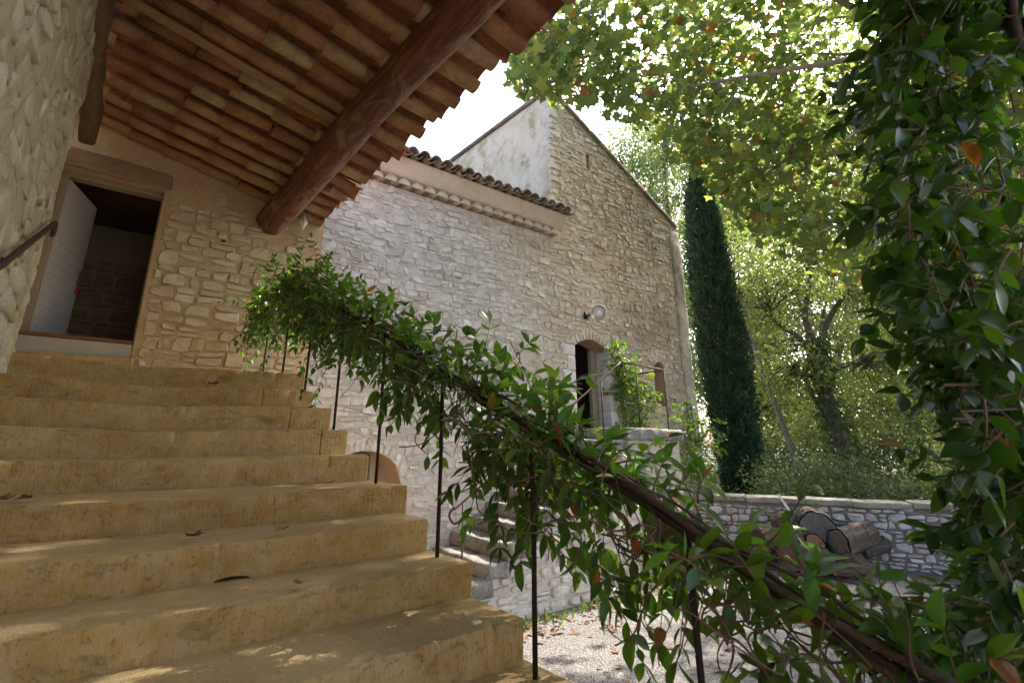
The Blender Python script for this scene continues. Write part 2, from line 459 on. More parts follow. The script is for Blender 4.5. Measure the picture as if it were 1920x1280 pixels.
leaf_mat('vine_leaf_dark', [(0, (0.018, 0.045, 0.008)), (0.6, (0.03, 0.072, 0.012)), (0.985, (0.06, 0.12, 0.02)), (0.993, (0.25, 0.085, 0.03)), (1, (0.25, 0.085, 0.03))], 0.38, (2.0, 2.1, 0.5), 0.32, 0.4)
leaf_mat('plane_leaf', [(0, (0.09, 0.145, 0.055)), (0.45, (0.13, 0.18, 0.065)), (0.8, (0.18, 0.215, 0.07)), (0.945, (0.25, 0.25, 0.07)), (0.97, (0.27, 0.16, 0.06)), (1, (0.24, 0.10, 0.045))], 0.62, (1.6, 1.65, 0.85), 0.5, 0.3)
leaf_mat('ash_leaf', [(0, (0.12, 0.155, 0.055)), (0.6, (0.17, 0.205, 0.075)), (1, (0.25, 0.26, 0.10))], 0.55, (1.5, 1.55, 0.85), 0.5, 0.25)
leaf_mat('poplar_leaf', [(0, (0.08, 0.13, 0.07)), (0.6, (0.12, 0.17, 0.085)), (1, (0.19, 0.22, 0.10))], 0.45, (1.5, 1.5, 0.7), 0.5, 0.3)
leaf_mat('bush_leaf', [(0, (0.06, 0.085, 0.042)), (0.6, (0.095, 0.13, 0.062)), (1, (0.15, 0.18, 0.085))], 0.35, (1.6, 1.6, 0.6), 0.5, 0.3)
leaf_mat('ivy_leaf', [(0, (0.03, 0.07, 0.015)), (1, (0.07, 0.12, 0.025))], 0.3)
leaf_mat('cypress_leaf', [(0, (0.022, 0.048, 0.028)), (0.6, (0.04, 0.08, 0.042)), (1, (0.075, 0.12, 0.058))], 0.12, (1.4, 1.4, 0.6), 0.7, 0.2)
leaf_mat('wisteria_leaf', [(0, (0.07, 0.15, 0.03)), (0.7, (0.12, 0.21, 0.04)), (1, (0.22, 0.24, 0.05))], 0.45, (1.6, 1.6, 0.6), 0.5, 0.3)
leaf_mat('dry_leaf', [(0, (0.15, 0.06, 0.032)), (0.6, (0.20, 0.10, 0.055)), (1, (0.28, 0.18, 0.11))], 0.15, (1.3, 1.1, 0.7), 0.7, 0.2)
leaf_mat('grass_blade', [(0, (0.06, 0.11, 0.025)), (1, (0.12, 0.16, 0.05))], 0.35)


def gravel_mat():
    m, nt, b = nodes('gravel')
    g = N(nt, 'ShaderNodeNewGeometry')
    vo = N(nt, 'ShaderNodeTexVoronoi'); vo.inputs['Scale'].default_value = 55; nt.links.new(g.outputs['Position'], vo.inputs['Vector'])
    sp = N(nt, 'ShaderNodeSeparateColor'); nt.links.new(vo.outputs['Color'], sp.inputs[0])
    c = ramp(nt, [(0, (0.12, 0.11, 0.105)), (0.5, (0.20, 0.188, 0.178)), (1, (0.29, 0.275, 0.26))]); nt.links.new(sp.outputs[0], c.inputs[0])
    n = noise(nt, 0.9, 6, 0.7)
    col = mixc(nt, maprange(nt, n, 0.5, 0.75, 0, 0.55), c.outputs[0], (0.11, 0.09, 0.07))
    nt.links.new(col, b.inputs['Base Color']); b.inputs['Roughness'].default_value = 0.95; b.inputs['Specular IOR Level'].default_value = 0.15
    bump(nt, b, vo.outputs['Distance'], 0.02, 0.8); MATS['gravel'] = m; return m


gravel_mat()
M = MATS

# ------------------------------------------------------------------ rubble stones
def rubble(u0, u1, w0, w1, ch=(0.09, 0.19), cw=(0.14, 0.36), gap=0.012, seed=1, wob=0.02, round_=(0.03, 0.24)):
    """random rubble: list of outlines (8 points each) in wall coordinates (u along, w up)"""
    r = np.random.default_rng(seed); cells = []
    w = w0; ph = r.uniform(0, TAU, 3)
    line = lambda u, k: wob * (math.sin(u * 2.1 + k * 1.7 + ph[0]) + 0.6 * math.sin(u * 5.3 + k * 2.9 + ph[1]))
    k = 0
    while w < w1:
        h = r.uniform(*ch); u = u0 - r.uniform(0, cw[0])
        while u < u1:
            du = r.uniform(*cw) * (0.75 + 0.5 * h / ch[1]); a, b = u, u + du
            lo0, lo1 = w + line(a, k), w + line(b, k); hi0, hi1 = w + h + line(a, k + 1), w + h + line(b, k + 1)
            sl = r.normal(0, 0.015)
            parts = [((a, lo0), (b, lo1), (b + sl, hi1), (a + sl, hi0))]
            if h > ch[1] * 0.78 and r.random() < 0.35:
                f = r.uniform(0.38, 0.62); m0, m1 = lo0 + (hi0 - lo0) * f, lo1 + (hi1 - lo1) * (f + r.uniform(-0.08, 0.08))
                parts = [((a, lo0), (b, lo1), (b, m1), (a, m0)), ((a, m0), (b, m1), (b, hi1), (a, hi0))]
            for q in parts:
                q = np.array(q, float); c = q.mean(0)
                size = np.array([np.ptp(q[:, 0]), np.ptp(q[:, 1])])
                sc = np.maximum(1 - gap * 2 / np.maximum(size, 0.03), 0.35) * r.uniform(0.88, 1.02)
                q = c + (q - c) * sc + r.normal(0, 0.012, (4, 2)) * min(1, size.min() / 0.12)
                out = []
                for i in range(4):
                    p, nx = q[i], q[(i + 1) % 4]
                    out.append(p + (c - p) * r.uniform(*round_))
                    out.append((p + nx) / 2 + r.normal(0, 0.05, 2) * size.min() + (c - (p + nx) / 2) * -0.03)
                cells.append(np.array(out))
            u = b
        w += h; k += 1
    return cells


def stone_vf(poly, proud, r, back=-0.03, tilt=0.1, bev=0.8):
    """a single stone standing proud of the wall: local (u, w, n)"""
    c = poly.mean(0); n = len(poly)
    tu, tw = r.normal(0, tilt, 2)
    f = lambda p, h: np.column_stack([p, h + (p - c) @ np.array([tu, tw])])
    inn = c + (poly - c) * (bev + r.normal(0, 0.04, (n, 1)))
    r0 = np.column_stack([c + (poly - c) * 1.03, np.full(n, back)])
    r1 = f(c + (poly - c) * 0.98, proud * r.uniform(0.45, 0.75)); r2 = f(inn, proud)
    r2[:, 2] += r.normal(0, proud * 0.16, n)
    V = np.concatenate([r0, r1, r2, [[*c, proud * 1.05 + r.normal(0, proud * 0.1)]]])
    j = np.arange(n); k = (j + 1) % n; F = []
    for o in (0, n):
        F += [np.stack([o + j, o + k, o + n + k], 1), np.stack([o + j, o + n + k, o + n + j], 1)]
    F.append(np.stack([2 * n + j, 2 * n + k, np.full(n, 3 * n)], 1))
    return V, np.concatenate(F)


def lay_stones(root, cells, to_world, mat, proud=(0.02, 0.05), keep=lambda c: True, cap=300, seed=3, window=(0, 1920, 0, 1280), tilt=0.08,
               bev=0.8, hidden=None, smooth=False, name='stone', bulk='rubble_stones'):
    """the `cap` stones that show largest become parts, the others one stuff part"""
    r = np.random.default_rng(seed); made = []
    for poly in cells:
        if not keep(poly): continue
        V, F = stone_vf(poly, r.uniform(*proud), r, tilt=tilt, bev=bev)
        W = to_world(V); made.append((W, F, r.random()))
    scores = []
    for W, F, t in made:
        c = W.mean(0); p = proj(c)[0]
        vis = window[0] < p[0] < window[1] and window[2] < p[1] < window[3] and p[2] > 0.1
        if vis and hidden is not None and hidden(p[0], p[1]): vis = False
        pp = proj(W)
        scores.append((np.ptp(pp[:, 0]) * np.ptp(pp[:, 1])) if vis else -1)
    order = np.argsort(scores)[::-1]; bag = Bag()
    for rank, i in enumerate(order):
        W, F, t = made[i]
        if rank < cap and scores[i] > 0:
            o = W.mean(0)
            link(name, make_mesh(name, W - o, F, t, smooth), root, mat, Matrix.Translation(o))
        else:
            bag.add(W, F, t)
    if bag.n:
        kind(link(bulk, bag.mesh(bulk, smooth), root, mat), 'stuff')


def wall_grid(u_cuts, w_cuts, skip, to_world, step=0.14, amp=0.008, seed=0, inside=None):
    """mortar face between cut lines with openings left out, gently uneven"""
    bag = Bag()
    uc, wc = sorted(set(u_cuts)), sorted(set(w_cuts))
    for a, b in zip(uc, uc[1:]):
        for c, d in zip(wc, wc[1:]):
            if skip((a + b) / 2, (c + d) / 2): continue
            nu, nw = max(1, int((b - a) / step)), max(1, int((d - c) / step))
            uu, ww = np.meshgrid(np.linspace(a, b, nu + 1), np.linspace(c, d, nw + 1), indexing='ij')
            P = np.column_stack([uu.ravel(), ww.ravel(), np.zeros(uu.size)])
            P[:, 2] = amp * vnoise(np.column_stack([P[:, :2], np.zeros(len(P))]), 4, seed) - 0.002
            i, j = np.meshgrid(np.arange(nu), np.arange(nw), indexing='ij'); q = i * (nw + 1) + j
            F = np.stack([q, q + nw + 1, q + nw + 2, q + 1], -1).reshape(-1, 4)
            bag.add(to_world(P), F, 0.5)
    return bag


def arch_fill(x0, x1, zs, zc, ztop, to_world, n=12, depth=0.0):
    """wall between a segmental arch and the level line ztop above it"""
    xs = np.linspace(x0, x1, n + 1); t = (xs - x0) / (x1 - x0) * 2 - 1
    za = zs + (zc - zs) * np.sqrt(np.maximum(0, 1 - t ** 2)) if (zc - zs) > 0.3 * (x1 - x0) else zs + (zc - zs) * (1 - t ** 2)
    V = np.concatenate([np.column_stack([xs, za, np.full(n + 1, -0.002)]), np.column_stack([xs, np.full(n + 1, ztop), np.full(n + 1, -0.002)])])
    F = [(i, i + 1, n + 2 + i, n + 1 + i) for i in range(n)]
    return to_world(V), np.array(F), xs, za


# ------------------------------------------------------------------ ground
g = np.linspace(-1, 1, 41); gx, gy = np.meshgrid(np.sign(g) * np.abs(g) ** 2.2 * 250 + 8, np.sign(g) * np.abs(g) ** 2.2 * 250 + 4, indexing='ij')
GZ = -2.2
Vg = np.column_stack([gx.ravel(), gy.ravel(), np.full(gx.size, GZ)])
i, j = np.meshgrid(np.arange(40), np.arange(40), indexing='ij'); q = i * 41 + j
ground = link('ground', make_mesh('ground', Vg, np.stack([q, q + 41, q + 42, q + 1], -1).reshape(-1, 4)), None, M['gravel'])
kind(ground, 'structure'); ground['label'] = 'pale gravel yard with fallen leaves'

wf = np.array([(10.9, 7.0), (14.9, -0.7), (60, -60), (200, -60), (200, 200), (-60, 200), (-60, 14), (11.5, 14)])
wfm = bpy.data.meshes.new('woodland_floor'); wfm.from_pydata([(x, y, GZ + 0.02) for x, y in wf], [], [(0, 1, 2, 3, 4, 5, 6, 7)])
kind(link('woodland_floor', wfm, None, M['soil']), 'structure')['label'] = 'dark leafy woodland floor behind the garden wall'

# ------------------------------------------------------------------ stone house (the long facade and the tall wing)
YF = 7.27
XL, XT, XR = -1.4, 7.08, 11.62                  # left end, tall wing corner, right corner
ZC, ZA, ZE = 4.06, 7.68, 5.42                   # low cornice, apex, right eave of the tall wing
fw = lambda V: np.column_stack([V[:, 0], YF - V[:, 2], V[:, 1]])
top_z = lambda x: ZA + (ZE - ZA) * (x - XT) / (XR - XT) if x > XT else ZC
house = thing('stone_house', 'pale rubble stone house with tall mono-pitch wing and tiled low eave beyond the vine', 'house', (5, YF, GZ))
DOOR = (7.56, 8.56, 0.27, 1.86, 2.04)           # x0 x1 sill spring crown
WIN = (10.12, 10.50, 0.80, 1.66, 1.78)
ARCH = (2.70, 3.88, GZ, -0.58, -0.10)
SLIT = (8.22, 8.33, 6.03, 6.42)
PDOOR = (-0.62, 0.36, 0.60, 3.02)               # the porch door cuts the same wall line further left


def in_open(x, z, m=0.0):
    for (a, b, c, s, d) in (DOOR, WIN, ARCH):
        if a - m < x < b + m and c - m < z < d + m: return True
    if SLIT[0] - m < x < SLIT[1] + m and SLIT[2] - m < z < SLIT[3] + m: return True
    return False


XS = 2.36                                       # where the porch wall ends and the open facade begins
bag = wall_grid([XS, 2.7, 3.88, 7.08, 7.56, 8.56, 10.12, 10.50, XR], [GZ, -0.1, 0.27, 2.04, 0.80, 1.78, ZC], lambda x, z: in_open(x, z), fw, seed=4)
n = 30                                          # sloping upper part of the tall wing, round the slit
for a, b in ((XT, SLIT[0]), (SLIT[0], SLIT[1]), (SLIT[1], XR)):
    xs = np.linspace(a, b, max(2, int((b - a) / 0.2) + 1))
    lo, hi = np.full(len(xs), ZC), np.array([ZA + (ZE - ZA) * (x - XT) / (XR - XT) for x in xs])
    spans = [(lo, hi)] if b != SLIT[1] else [(lo, np.full(len(xs), SLIT[2])), (np.full(len(xs), SLIT[3]), hi)]
    for l, h in spans:
        t = np.linspace(0, 1, 14)
        P = np.concatenate([np.column_stack([np.full(14, x), l0 + (h0 - l0) * t, np.full(14, -0.002)]) for x, l0, h0 in zip(xs, l, h)])
        ii, jj = np.meshgrid(np.arange(len(xs) - 1), np.arange(13), indexing='ij'); qq = ii * 14 + jj
        bag.add(fw(P), np.stack([qq, qq + 14, qq + 15, qq + 1], -1).reshape(-1, 4), 0.5)
arcs = {}
for nm, (a, b, c, s, d) in (('door', DOOR), ('window', WIN), ('arch', ARCH)):
    V, F, xs, za = arch_fill(a, b, s, d, d, fw); bag.add(V, F, 0.5); arcs[nm] = (xs, za)
link('facade', bag.mesh('facade'), house, M['facade_mortar'])
cells = rubble(XS, XR - 0.02, GZ, 7.7, ch=(0.05, 0.125), cw=(0.08, 0.27), gap=0.005, seed=11, wob=0.03, round_=(0.0, 0.16))


def keep_house(p):
    c = p.mean(0); x, z = c
    if x < XS + 0.04 or x > XR - 0.12: return False
    if z > (top_z(x) - 0.09 if x > XT else ZC - 0.05): return False
    lo, hi = p.min(0), p.max(0)
    if hi[0] > XR or (lo[0] < XT and hi[1] > ZC and x > XT): return False
    for (a, b, c0, s, d) in (DOOR, WIN, ARCH, (SLIT[0], SLIT[1], SLIT[2], 0, SLIT[3])):
        if hi[0] > a - 0.005 and lo[0] < b + 0.005 and hi[1] > c0 - 0.005 and lo[1] < d + 0.005:
            if s and lo[1] > s and not (a + 0.1 < c[0] < b - 0.1) and False: continue
            return False
    return True


def hidden_house(u, v):
    if v < 435 and u < 1101 and v < 427 - (u - 614) * 0.87: return True     # behind the porch roof
    if v > 520 + (u - 500) * 0.62: return True                            # behind stairs and vine
    return False


lay_stones(house, cells, fw, M['facade_stone'], proud=(0.002, 0.024), keep=keep_house, seed=12, hidden=hidden_house, tilt=0.14, bev=0.91)
# solid body behind the facade: side walls, back, inner floor, roofs
bag = Bag()
bag.add(*box_vf(XL, XS, YF + 0.75, 13.0, GZ, ZC), 0.5) if False else None
for bx in ((XT, XT + 0.35, YF + 0.45, 13.0, GZ, ZC), (XR - 0.4, XR, YF + 0.01, 13.0, GZ, ZE - 0.1), (XS + 0.02, XR - 0.41, 12.6, 12.99, GZ, ZC + 1.2),
           (XS + 0.02, XR - 0.41, YF + 0.46, 12.58, ZC - 0.25, ZC - 0.05), (XS + 0.02, XT - 0.01, YF + 0.46, 12.58, -0.02, 0.2), (XS, XS + 0.3, YF + 0.46, 12.58, 0.21, ZC - 0.26)):
    bag.add(*box_vf(*bx), 0.4)
link('inner_wall', bag.mesh('inner_wall'), house, M['room_plaster'])
# white plastered flank of the tall wing above the low roof
pl = rough_box(XT - 0.005, XT + 0.32, YF + 0.012, 12.95, ZC - 0.2, ZA - 0.09, 0.25, 0.01, 0.012, 2.5, 8)
link('plastered_wall', Bag().add(*pl, 0.5).mesh('plastered_wall', True), house, M['white_plaster'])
for k in range(22):                             # broken plaster edge along the corner
    z = 4.5 + k * 0.145 + rng.uniform(-0.03, 0.03); bb = rough_box(XT - 0.008 - rng.uniform(0, 0.012), XT + rng.uniform(0.05, 0.3), YF - rng.uniform(0.004, 0.03), YF + 0.03 + rng.uniform(0, 0.09), z, z + rng.uniform(0.1, 0.14), 0.06, 0.012, 0.008, 15, k)
    link('corner_stone', Bag().add(*bb, rng.random()).mesh('corner_stone'), house, M['reveal_stone'])
# copings of the tall wing
sl = math.atan2(ZE - ZA, XR - XT); Ls = math.hypot(ZE - ZA, XR - XT)
for k in range(14):
    a = Ls * k / 14 - 0.04; b = Ls * (k + 1) / 14 - 0.05
    V, F = rough_box(a, b, YF - 0.07, YF + 0.35, -0.03, 0.05, 0.12, 0.012, 0.008, 9, 200 + k)
    P = V.copy(); P[:, 0] = XT + V[:, 0] * math.cos(sl) - V[:, 2] * math.sin(sl); P[:, 2] = ZA + V[:, 0] * math.sin(sl) + V[:, 2] * math.cos(sl)
    link('coping_tile', Bag().add(P, F, rng.random()).mesh('coping_tile', True), house, M['tile_weathered'])
for k in range(11):
    V, F = rough_box(XT - 0.07, XT + 0.36, YF + 0.36 + k * 0.52, YF + 0.36 + k * 0.52 + 0.51, ZA - 0.07, ZA + 0.02, 0.13, 0.012, 0.006, 9, 230 + k)
    link('coping_tile', Bag().add(V, F, rng.random()).mesh('coping_tile', True), house, M['tile_weathered'])
rf = np.array([(XT, YF + 0.3, ZA), (XR + 0.1, YF + 0.3, ZE - 0.05), (XR + 0.1, 13.1, ZE - 0.05), (XT, 13.1, ZA)])
link('wing_roof', Bag().add(np.concatenate([rf - [0, 0, 0.02], rf - [0, 0, 0.1]]), [(0, 1, 2, 3), (7, 6, 5, 4), (0, 4, 5, 1), (1, 5, 6, 2), (2, 6, 7, 3), (3, 7, 4, 0)], 0.3).mesh('wing_roof'), house, M['tile_weathered'])
# cement pilaster on the right corner, with an old branch nailed along it
pl = rough_box(XR - 0.38, XR + 0.03, YF - 0.05, YF + 0.3, GZ, ZE - 0.12, 0.14, 0.03, 0.02, 3, 41)
pl[0][:, 0] += 0.02 * np.sin(pl[0][:, 2] * 2.2)
link('corner_pilaster', Bag().add(*pl, 0.5).mesh('corner_pilaster', True), house, M['grey_cement'])


# --- tiles: half pipes
def half_pipe(L, r0, r1, th=0.014, seg=7, down=True, arc=math.pi * 0.92, nl=2):
    """tile along +x (length L); down=True bulges to -z (channel), else to +z (cover)"""
    a = np.linspace(-arc / 2, arc / 2, seg + 1); sg = -1 if down else 1; V = []
    for k in range(nl + 1):
        t = k / nl; r = r0 + (r1 - r0) * t
        for rr in (r, r - th):
            V.append(np.column_stack([np.full(seg + 1, L * t), rr * np.sin(a), sg * (rr * np.cos(a) - r * math.cos(arc / 2))]))
    V = np.concatenate(V); m = seg + 1; F = []
    for k in range(nl):
        o, i2 = 2 * k * m, (2 * k + 1) * m; on, inn = 2 * (k + 1) * m, (2 * (k + 1) + 1) * m
        for s in range(seg):
            F += [(o + s, o + s + 1, on + s + 1, on + s), (i2 + s, inn + s, inn + s + 1, i2 + s + 1)]
        for s in (0, seg): F.append((o + s, on + s, inn + s, i2 + s))
    for k in (0, nl):
        o, i2 = 2 * k * m, (2 * k + 1) * m
        for s in range(seg): F.append((o + s, i2 + s, i2 + s + 1, o + s + 1))
    return V, np.array(F)


def tile_mesh(name, mat, L, r0, r1, down, tint, seed):
    V, F = half_pipe(L, r0, r1, down=down); V = V + 0.004 * np.column_stack([vnoise(V, 14, seed + a) for a in range(3)])
    me = Bag().add(V, F, tint).mesh(name, True); me.materials.append(mat); return me


# low wing eave: plaster band, scallop tiles (genoise) and the roof tiles above
link('cornice_band', Bag().add(np.array([(x, y, z) for x in (2.0, 7.22) for (y, z) in ((YF + 0.05, 4.17), (YF - 0.14, 4.21), (YF - 0.17, 4.24), (YF - 0.27, 4.47), (YF - 0.27, 4.50), (YF + 0.05, 4.50))]),
     [(0, 1, 7, 6), (1, 2, 8, 7), (2, 3, 9, 8), (3, 4, 10, 9), (4, 5, 11, 10)], 0.3).add(np.array([(7.22, y, z) for (y, z) in ((YF + 0.05, 4.17), (YF - 0.14, 4.21), (YF - 0.17, 4.24), (YF - 0.27, 4.47), (YF - 0.27, 4.50), (YF + 0.05, 4.50))]),
     [(0, 1, 2, 5), (2, 3, 4, 5)], 0.3).mesh('cornice_band'), house, M['cornice_plaster'])
gen = [tile_mesh('cornice_tile', M['cornice_plaster'], 0.30, 0.115, 0.105, False, t, 60 + int(t * 9)) for t in (0.1, 0.5, 0.9)]
x = 2.1
while x < 7.2:                                  # mouths face the yard (-Y)
    link('cornice_tile', gen[int(rng.integers(3))], house, None, Matrix.Translation((x, YF - 0.17 + rng.normal(0, 0.006), 4.075)) @ Matrix.Rotation(math.pi / 2, 4, 'Z') @ Matrix.Rotation(rng.normal(0, 0.04), 4, 'X'))
    x += 0.245
fill = Bag()
for k in range(22):                             # mortar in the tile mouths
    xx = 2.1 + 0.245 * k
    if xx > 7.2: break
    a = np.linspace(0, math.pi, 9); V = np.concatenate([np.column_stack([xx + 0.096 * np.cos(a), np.full(9, YF - 0.15), 4.08 + 0.09 * np.sin(a)]), [[xx, YF - 0.15, 4.08]]])
    fill.add(V, [(i, i + 1, 9) for i in range(8)], 0.6)
kind(link('cornice_mortar', fill.mesh('cornice_mortar'), house, M['cornice_plaster']), 'stuff')
rsl = math.radians(15)
cov = [tile_mesh('roof_tile', M['tile_weathered'], 0.45, 0.105, 0.088, False, t, 70 + int(t * 9)) for t in (0.1, 0.4, 0.7, 0.95)]
chn = [tile_mesh('channel_tile', M['tile_weathered'], 0.45, 0.09, 0.105, True, t, 80 + int(t * 9)) for t in (0.2, 0.6)]
x = 2.0
while x < 7.3:
    for row in range(3):
        for me, dx, dz, nm in ((cov[int(rng.integers(4))], 0, 0.055, 'roof_tile'), (chn[int(rng.integers(2))], 0.112, 0.055, 'channel_tile')):
            if row and nm == 'channel_tile': continue
            m = Matrix.Translation((x + dx + rng.normal(0, 0.006), YF - 0.40 + row * 0.36 + rng.normal(0, 0.012), 4.50 + dz + row * 0.36 * math.tan(rsl) + rng.normal(0, 0.006))) @ Matrix.Rotation(math.pi / 2, 4, 'Z') @ Matrix.Rotation(-rsl + 0.03, 4, 'Y') @ Matrix.Rotation(rng.normal(0, 0.05), 4, 'X')
            link(nm, me, house, None, m)
    x += 0.224
rf = np.array([(1.5, YF - 0.22, 4.52), (7.06, YF - 0.22, 4.52), (7.06, 12.9, 4.5 + 5.6 * math.tan(rsl)), (1.5, 12.9, 4.5 + 5.6 * math.tan(rsl))])
link('low_roof', Bag().add(np.concatenate([rf, rf - [0, 0, 0.03]]), [(0, 1, 2, 3), (7, 6, 5, 4), (0, 4, 5, 1), (1, 5, 6, 2), (2, 6, 7, 3), (3, 7, 4, 0)], 0.3).mesh('low_roof'), house, M['tile_weathered'])

# --- openings of the house
def reveal(a, b, c, s, d, nm, D, mat, sides='both', parent=None):
    xs, za = arcs[nm]; bg = Bag()
    for k in range(len(xs) - 1):
        bg.add([(xs[k], YF, za[k]), (xs[k + 1], YF, za[k + 1]), (xs[k + 1], YF + D, za[k + 1]), (xs[k], YF + D, za[k])], [(0, 1, 2, 3)], 0.4)
    for xx in (a, b):
        bg.add([(xx, YF, c), (xx, YF, s), (xx, YF + D, s), (xx, YF + D, c)], [(0, 1, 2, 3)], 0.4)
    bg.add([(a, YF, c), (b, YF, c), (b, YF + D, c), (a, YF + D, c)], [(0, 1, 2, 3)], 0.4)
    link(nm + '_reveal', bg.mesh(nm + '_reveal'), parent or house, mat)


reveal(*DOOR, 'door', 0.45, M['reveal_plaster'])
reveal(*WIN, 'window', 0.40, M['reveal_plaster'])
reveal(*ARCH, 'arch', 0.45, M['reveal_plaster'])
bg = Bag()
for (a, b, c, d) in ((SLIT[0], SLIT[0], SLIT[2], SLIT[3]), (SLIT[1], SLIT[1], SLIT[2], SLIT[3])):
    bg.add([(a, YF, c), (a, YF, d), (a, YF + 0.4, d), (a, YF + 0.4, c)], [(0, 1, 2, 3)], 0.3)
bg.add([(SLIT[0], YF, SLIT[2]), (SLIT[1], YF, SLIT[2]), (SLIT[1], YF + 0.4, SLIT[2]), (SLIT[0], YF + 0.4, SLIT[2])], [(0, 1, 2, 3)], 0.3)
link('slit_reveal', bg.mesh('slit_reveal'), house, M['facade_mortar'])
zz = DOOR[2]                                     # dressed jamb blocks, set 6 mm proud on the outer face and the reveal
for k, h in enumerate((0.36, 0.33, 0.40, 0.30, 0.22)):
    w = (0.40, 0.26)[k % 2]
    V, F = rough_box(DOOR[1] - 0.008, DOOR[1] + w, YF - 0.02, YF + 0.33, zz + 0.006, zz + h - 0.006, 0.1, 0.014, 0.004, 9, 300 + k)
    link('jamb_block', Bag().add(V, F, rng.random()).mesh('jamb_block', True), house, M['reveal_stone'])
    V, F = rough_box(DOOR[0] - w * 0.8, DOOR[0] + 0.008, YF - 0.02, YF + 0.33, zz + 0.006, zz + h - 0.006, 0.1, 0.014, 0.004, 9, 310 + k)
    link('jamb_block', Bag().add(V, F, rng.random()).mesh('jamb_block', True), house, M['reveal_stone'])
    zz += h
for nm, (a, b, c, s, d), wd, nst in (('door', DOOR, 0.22, 11), ('window', WIN, 0.24, 9), ('arch', ARCH, 0.16, 14)):
    cx, hw = (a + b) / 2, (b - a) / 2            # radiating arch stones
    for k in range(nst):
        t0, t1 = -1 + 2 * k / nst, -1 + 2 * (k + 1) / nst
        P = []
        for t in (t0 + 0.02, t1 - 0.02):
            zb = s + (d - s) * ((1 - t * t) if nm != 'arch' else math.sqrt(max(0, 1 - t * t)))
            P.append((cx + hw * t, zb)); fan = (0.9 if nm == 'window' else 0.55)
            P.append((cx + hw * t + wd * t * fan, zb + wd * (1 - 0.35 * t * t) * rng.uniform(0.85, 1.1)))
        P = np.array([P[0], P[2], P[3], P[1]]); c2 = P.mean(0)
        poly = np.concatenate([[p * 0.9 + c2 * 0.1, (p + P[(i + 1) % 4]) / 2] for i, p in enumerate(P)])
        V, F = stone_vf(poly, 0.022, rng, tilt=0.05)
        link('arch_stone', Bag().add(fw(V), F, rng.random()).mesh('arch_stone'), house, M['facade_stone'])
V, F = box_vf(DOOR[1] - 0.16, DOOR[1] - 0.012, YF + 0.335, YF + 0.42, DOOR[2], DOOR[3] + 0.05)
link('door_frame', Bag().add(V, F, 0.2).mesh('door_frame'), house, M['shutter_wood'])
for (a, b, zb, zt, dy, nm) in ((WIN[0], WIN[1], WIN[2], WIN[4], 0.3, 'window_shutter'),):
    pn = Bag()
    for k in range(3):
        w = (b - a) / 3; pn.add(*box_vf(a + k * w + 0.004, a + (k + 1) * w - 0.004, YF + dy, YF + dy + 0.03, zb, zt), k * 0.3)
    link(nm, pn.mesh(nm), house, M['shutter_wood'])
for k in range(7):                               # plank leaf of the arched door, one half ajar
    w = 0.155; a = ARCH[0] + 0.02 + k * w + (0.06 if k > 4 else 0)
    link('door_plank', Bag().add(*box_vf(a + 0.004, a + w - 0.004, YF + 0.36 + (0.03 if k > 4 else 0), YF + 0.40 + (0.03 if k > 4 else 0), GZ, -0.14), rng.random()).mesh('door_plank'), house, M['shutter_wood'])

# ------------------------------------------------------------------ porch end wall with the open door
YP = 7.22
pw = lambda V: np.column_stack([V[:, 0], YP - V[:, 2], V[:, 1]])
roof_z = lambda x: 3.57 - 0.225 * (x + 0.4)
LZ = 0.62                                        # landing level
porch = thing('porch_end_wall', 'ochre rubble wall under the tiled porch roof, holding the open white door', 'wall', (0.9, YP, LZ))
d0, d1, dz0, dz1 = -0.63, 0.37, 0.90, 3.00
bag = Bag()
for (a, b, c, d) in ((-1.1, d0, GZ, 3.8), (d0, d1, GZ, dz0), (d0, d1, dz1, 3.7), (d1, XS, GZ, 3.1)):
    bb = wall_grid([a, b], [c, d], lambda x, z: False, pw, 0.12, 0.01, 5)
    for V, F, T in zip(bb.V, bb.F, bb.T): bag.add(V, F - F.min(), T)
bag.add(*box_vf(-1.1, XS, YP + 0.012, YP + 0.05, 3.05, 3.85), 0.5) if False else None
xs = np.linspace(d1, XS, 14); P = np.concatenate([np.column_stack([xs, np.full(14, 3.1), np.full(14, -0.002)]), np.column_stack([xs, [max(3.1, roof_z(x) + 0.12) for x in xs], np.full(14, -0.002)])])
bag.add(pw(P), [(i, i + 1, 15 + i, 14 + i) for i in range(13)], 0.5)
bag.add([(XS, YP, GZ), (XS, YP, 3.1), (XS, YF + 0.1, 3.1), (XS, YF + 0.1, GZ)], [(0, 3, 2, 1)], 0.5)
for xx in (d0, d1):
    bag.add([(xx, YP, dz0), (xx, YP, dz1), (xx, YP + 0.4, dz1), (xx, YP + 0.4, dz0)], [(0, 1, 2, 3)], 0.5)
bag.add([(d0, YP, dz1), (d1, YP, dz1), (d1, YP + 0.4, dz1), (d0, YP + 0.4, dz1)], [(0, 1, 2, 3)], 0.5)
link('wall_face', bag.mesh('wall_face'), porch, M['porch_mortar'])


def keep_porch(p):
    lo, hi = p.min(0), p.max(0); c = p.mean(0)
    if lo[0] < -0.62 or hi[0] > XS - 0.01: return False
    if c[1] > roof_z(c[0]) - 0.13: return False
    if hi[0] > d0 - 0.05 and lo[0] < d1 + (0.05 if c[1] < 2.75 else 0.1) and hi[1] > 0.5: return False
    if c[1] > roof_z(c[0]) - 0.45 and rng.random() < 0.3: return False
    return True


